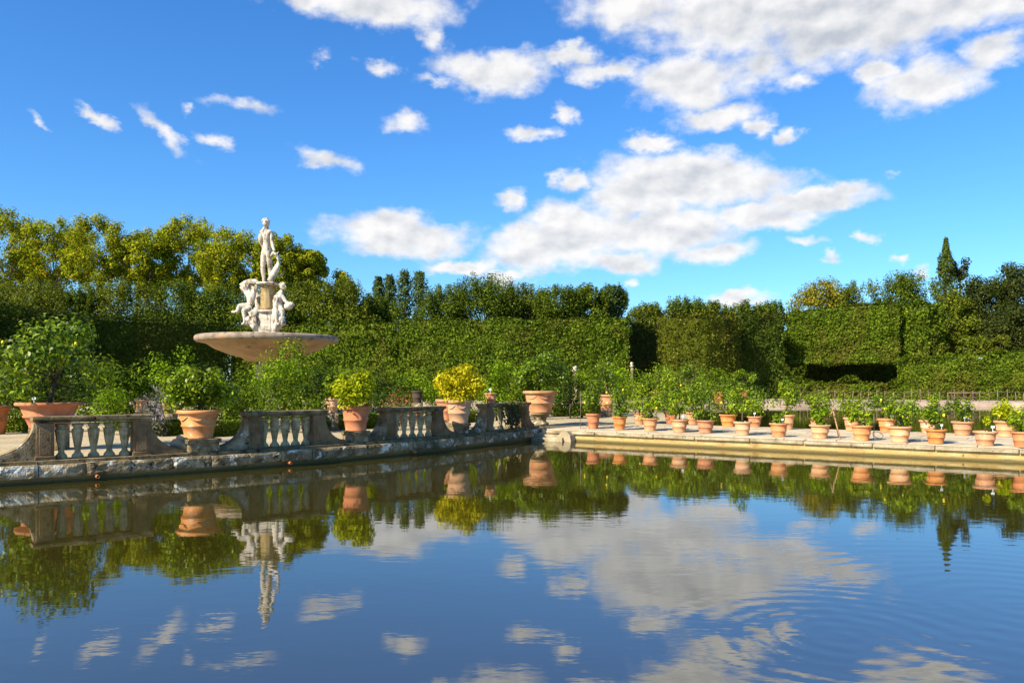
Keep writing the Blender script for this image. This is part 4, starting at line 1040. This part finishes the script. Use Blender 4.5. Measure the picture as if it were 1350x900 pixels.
# standing nude, seen from behind and turned a little to the right
jn = [J(351.2, 0, 331.5, (.30, .25)),                                     # 0 pelvis
      J(351.8, .0, 322, (.25, .20)), J(351.5, .02, 313, (.31, .22)), J(350.8, .02, 306, (.34, .20)), J(350.6, .0, 301.8, .12), J(350.7, -.02, 299, .11),   # 1 waist 2 ribs 3 shoulders 4,5 neck
      J(344.6, .02, 305.2, .145), J(343.2, -.02, 315, .115), J(343.6, .06, 320, .095), J(346.5, .22, 327, .075), J(347.6, .26, 330, .07),        # 6-10 left arm
      J(356.8, .02, 306, .145), J(358.8, -.04, 315, .115), J(359.4, -.06, 320.5, .10), J(361.8, -.16, 328.5, .08), J(363.6, -.18, 332, .075),        # 11-15 right arm
      J(348.2, 0, 336, .205), J(347.3, -.02, 344, .165), J(346.6, -.02, 351.5, .125), J(346.4, .05, 358, .135), J(347.4, .06, 367, .085), J(347.4, .03, 370.5, .085), J(346.6, .22, 372, .07),  # 16-22 left leg
      J(354.4, 0, 336, .205), J(355.6, -.05, 344, .165), J(356.4, -.09, 351.5, .125), J(357.0, .0, 358, .135), J(356.4, .04, 367, .085), J(356.4, .02, 370.5, .085), J(357.6, .2, 372, .07)]  # 23-29 right leg
ed = [(0, 1), (1, 2), (2, 3), (3, 4), (4, 5), (3, 6), (6, 7), (7, 8), (8, 9), (9, 10), (3, 11), (11, 12), (12, 13), (13, 14), (14, 15), (0, 16), (16, 17), (17, 18), (18, 19), (19, 20), (20, 21), (21, 22), (0, 23), (23, 24), (24, 25), (25, 26), (26, 27), (27, 28), (28, 29)]
body('standing_figure', jn, ed, 'marble', f, (Vector((fx(351), -.02, fz(294.6))), .215, R(155), 0))
# curved dolphin held at the figure's right leg
mb = MB(); pts = [J(358.5, -.2, 371, 0), J(361, -.25, 365, 0), J(365, -.24, 357, 0), J(368.4, -.2, 349, 0), J(368.6, -.18, 342, 0), J(365.5, -.18, 336, 0), J(361.5, -.2, 334.5, 0), J(358.5, -.22, 339, 0)]
mb.tube([p[0] for p in pts], [.20, .19, .16, .12, .09, .085, .10, .05], 10)
mb.tube([J(366, -.2, 336.5, 0)[0], J(369, -.2, 332.5, 0)[0]], [.05, .02], 6)
mb.build('dolphin', MAT['marble'], f)

# left seated figure bent under a shell, legs towards the left
jl = [J(335, -.15, 404, (.29, .27)), J(333.5, -.2, 396, (.25, .22)), J(332, -.22, 388, (.29, .22)), J(330.5, -.24, 382.5, .13), J(329.5, -.26, 380.5, .11),
      J(326.5, -.3, 386, .13), J(322.5, -.35, 380, .10), J(325.5, -.3, 376, .075), J(329, -.25, 375, .07),
      J(337.5, -.25, 385.5, .13), J(341, -.3, 379.5, .095), J(339, -.28, 376, .07),
      J(328.5, -.35, 405, .21), J(319.5, -.45, 404, .15), J(317.5, -.44, 411, .12), J(312.5, -.42, 412.5, .085), J(308.6, -.42, 411.5, .06),
      J(333, -.42, 408, .2), J(325.8, -.62, 410, .145), J(328, -.6, 420, .105), J(327.4, -.62, 427, .075), J(323.6, -.66, 429, .06)]
el_ = [(0, 1), (1, 2), (2, 3), (3, 4), (2, 5), (5, 6), (6, 7), (7, 8), (2, 9), (9, 10), (10, 11), (0, 12), (12, 13), (13, 14), (14, 15), (15, 16), (0, 17), (17, 18), (18, 19), (19, 20), (20, 21)]
body('seated_figure', jl, el_, 'marble', f, (Vector((fx(328.6), -.3, fz(378.4))), .185, R(-60), R(20)))
mb = MB(); sh = []
mb.tube([J(345, -.2, 374.5, 0)[0], J(338, -.24, 372.5, 0)[0], J(331, -.27, 373.5, 0)[0], J(325, -.3, 374.5, 0)[0], J(319, -.3, 376.5, 0)[0]], [.10, .17, .19, .14, .06], 10)
mb.tube([J(325, -.3, 375, 0)[0], J(321.5, -.32, 380, 0)[0], J(323.5, -.34, 386, 0)[0]], [.10, .12, .08], 8)
mb.build('shell', MAT['marble'], f)
# right seated figure turned away, arm and urn stretched to the right
jr = [J(366.5, -.2, 406, (.29, .27)), J(367, -.22, 398.5, (.25, .21)), J(369.5, -.22, 391, (.28, .21)), J(372.3, -.24, 385.5, .12), J(373.6, -.24, 382.6, .10),
      J(366, -.3, 390.5, .12), J(364, -.36, 398.5, .10), J(366, -.4, 405.5, .075),
      J(374.8, -.26, 391.5, .13), J(378.8, -.32, 398, .105), J(383.6, -.36, 400.6, .085), J(386.6, -.38, 401, .08),
      J(371, -.35, 409.5, .2), J(376.6, -.5, 410.5, .14), J(375.8, -.5, 418, .11), J(377.6, -.5, 423, .08), J(380.6, -.52, 424.5, .06),
      J(366.5, -.45, 410, .19), J(369.5, -.65, 413, .135), J(369, -.62, 421, .1), J(370, -.62, 427.5, .075), J(373, -.66, 429, .06)]
er = [(0, 1), (1, 2), (2, 3), (3, 4), (2, 5), (5, 6), (6, 7), (2, 8), (8, 9), (9, 10), (10, 11), (0, 12), (12, 13), (13, 14), (14, 15), (15, 16), (0, 17), (17, 18), (18, 19), (19, 20), (20, 21)]
body('seated_figure', jr, er, 'marble', f, (Vector((fx(374.6), -.24, fz(378.6))), .19, R(60), 0))
mb = MB(); mb.lathe([(.05, -.30), (.16, -.24), (.21, -.08), (.18, .08), (.10, .18), (.13, .24), (.08, .24)], 18)
o = mb.build('urn', MAT['marble'], f, J(384.5, -.38, 403.5, 0)[0]); o.rotation_euler = (0, R(65), 0)
# third seated figure on the far side
jb = [((x * -1 + .02, .45 - (y + .2), z), r) for ((x, y, z), r) in jr]
body('seated_figure', jb, er, 'marble', f, (Vector((-fx(374.6), .5, fz(378.6))), .19, R(200), 0))
# carved consoles with drapery and masks below the figures
for sx in (-1, 1):
    mb = MB()
    mb.tube([(sx * .42, -.25, fz(409)), (sx * .75, -.35, fz(416)), (sx * .80, -.38, fz(424)), (sx * .55, -.3, fz(431)), (sx * .50, -.25, fz(437))], [.22, .31, .30, .22, .16], 10)
    mb.tube([(sx * .55, -.45, fz(418)), (sx * .98, -.5, fz(422)), (sx * 1.0, -.5, fz(427)), (sx * .82, -.5, fz(429))], [.15, .20, .17, .09], 8)
    mb.tube([(sx * .50, -.42, fz(424)), (sx * .66, -.52, fz(430)), (sx * .56, -.5, fz(436))], [.12, .13, .07], 8)
    for k in range(5): mb.tube([(sx * (.42 + .12 * k), -.42 - .04 * k, fz(414 + k)), (sx * (.5 + .11 * k), -.58, fz(420 + k)), (sx * (.46 + .09 * k), -.5, fz(427 + k))], [.06, .085, .045], 6)
    mb.build('carved_console', MAT['marble'], f)

# ------------------------------------------------------------------ far bank and small things
t_ = empty('wire_fence', at(1200, 72.5, .38), 0, 'low fence of thin rough posts and wire along the far bank', 'fence')
pp = []
for k in range(30):
    px = 1056 + k * 11.3 + random.uniform(-2.5, 2.5); D = 72.5 - (px - 1056) * .008
    p = at(px, D, .38) - t_.location; p.z = 0
    hh = .95 + random.uniform(-.18, .16); pp.append((p, hh))
    mb = MB(); mb.tube([(0, 0, -.1), (random.uniform(-.03, .03), 0, hh * .5), (random.uniform(-.05, .05), 0, hh)], [.034, .030, .024], 7)
    mb.build('post', MAT['post_wood'], t_, p)
mb = MB()
for hgt_ in (.4, .85):
    for i in range(len(pp) - 1): mb.tube([pp[i][0] + Vector((0, -.06, hgt_)), pp[i + 1][0] + Vector((0, -.06, hgt_))], .012, 4)
mb.build('wire', MAT['wire'], t_)
t_ = empty('bench', at(1271, 73.4, .38), R(3), 'dark weathered plank bench behind the wire fence, below the low hedge', 'bench')
mb = MB(); [mb.box((0, -.2 + k * .2, .74), (2.6, .18, .07), .003, .01) for k in range(3)]; mb.build('seat', MAT['post_wood'], t_)
for sx in (-.95, -.1, .85):
    mb = MB(); mb.tube([(sx - .3, 0, 0), (sx, 0, .68)], .055, 6); mb.tube([(sx + .3, 0, 0), (sx, 0, .68)], .055, 6); mb.box((sx, 0, .67), (.14, .5, .06)); mb.build('leg', MAT['old_wood'], t_)

for px, y0, D, lab in ((758, 482, 46, 'slim grey stone post standing among the bushes right of the largest pot'), (833, 477, 66, 'small pale stone herm in the dark opening between the hedges')):
    t_ = empty('stone_post', at(px, D, GZ), 0, lab, 'stone post', 'stone posts among the greenery')
    h = hz(y0, D) - GZ; mb = MB(); mb.box((0, 0, h * .44), (.20, .20, h * .88), .01, .02); mb.box((0, 0, .12), (.34, .34, .24), .01, .02); mb.build('shaft', MAT['stone'], t_)
    mb = MB(); mb.lathe([(.17, h * .88), (.19, h * .90), (.10, h * .915), (.09, h * .93), (.15, h * .955), (.13, h * .985), (.03, h)], 14); mb.build('finial', MAT['marble'], t_)

q = ground(1098, 577, CZ)
t_ = empty('stake_tripod', q, .3, 'rusty brown tripod of thin canes standing between two causeway pots', 'tripod')
top = Vector((0, 0, hz(537, q.y) - CZ)); 
for k in range(3):
    a = 2.1 * k + .4; mb = MB(); mb.tube([(.36 * math.cos(a), .36 * math.sin(a), 0), tuple(top - Vector((.03 * math.cos(a), .03 * math.sin(a), 0)))], [.022, .017], 6); mb.build('cane', MAT['bamboo'], t_)
mb = MB(); mb.tube([(.045 * math.cos(a), .045 * math.sin(a), top.z - .08) for a in [k * .7 for k in range(10)]], .01, 5); mb.build('binding', MAT['wire'], t_)
for px, by, yt, lab in ((765, 565, 515, 'thin rusty wire stake with a ring left of the first causeway pot'), (1152, 579, 545, 'bent rusty wire loop beside the broad pot right of the tripod')):
    q = ground(px, by, CZ); t_ = empty('wire_stake', q, 0, lab, 'wire stake', 'wire stakes on the causeway')
    hh = hz(yt, q.y) - CZ; mb = MB(); mb.tube([(0, 0, 0), (.01, 0, hh * .5), (0, 0, hh)], .010, 6); mb.build('rod', MAT['wire'], t_)
    mb = MB(); mb.tube([(.12 + .14 * math.cos(k * .42), .14 * math.sin(k * .42), .13 + .09 * math.sin(k * .42)) for k in range(16)], .009, 5); mb.build('ring', MAT['wire'], t_)
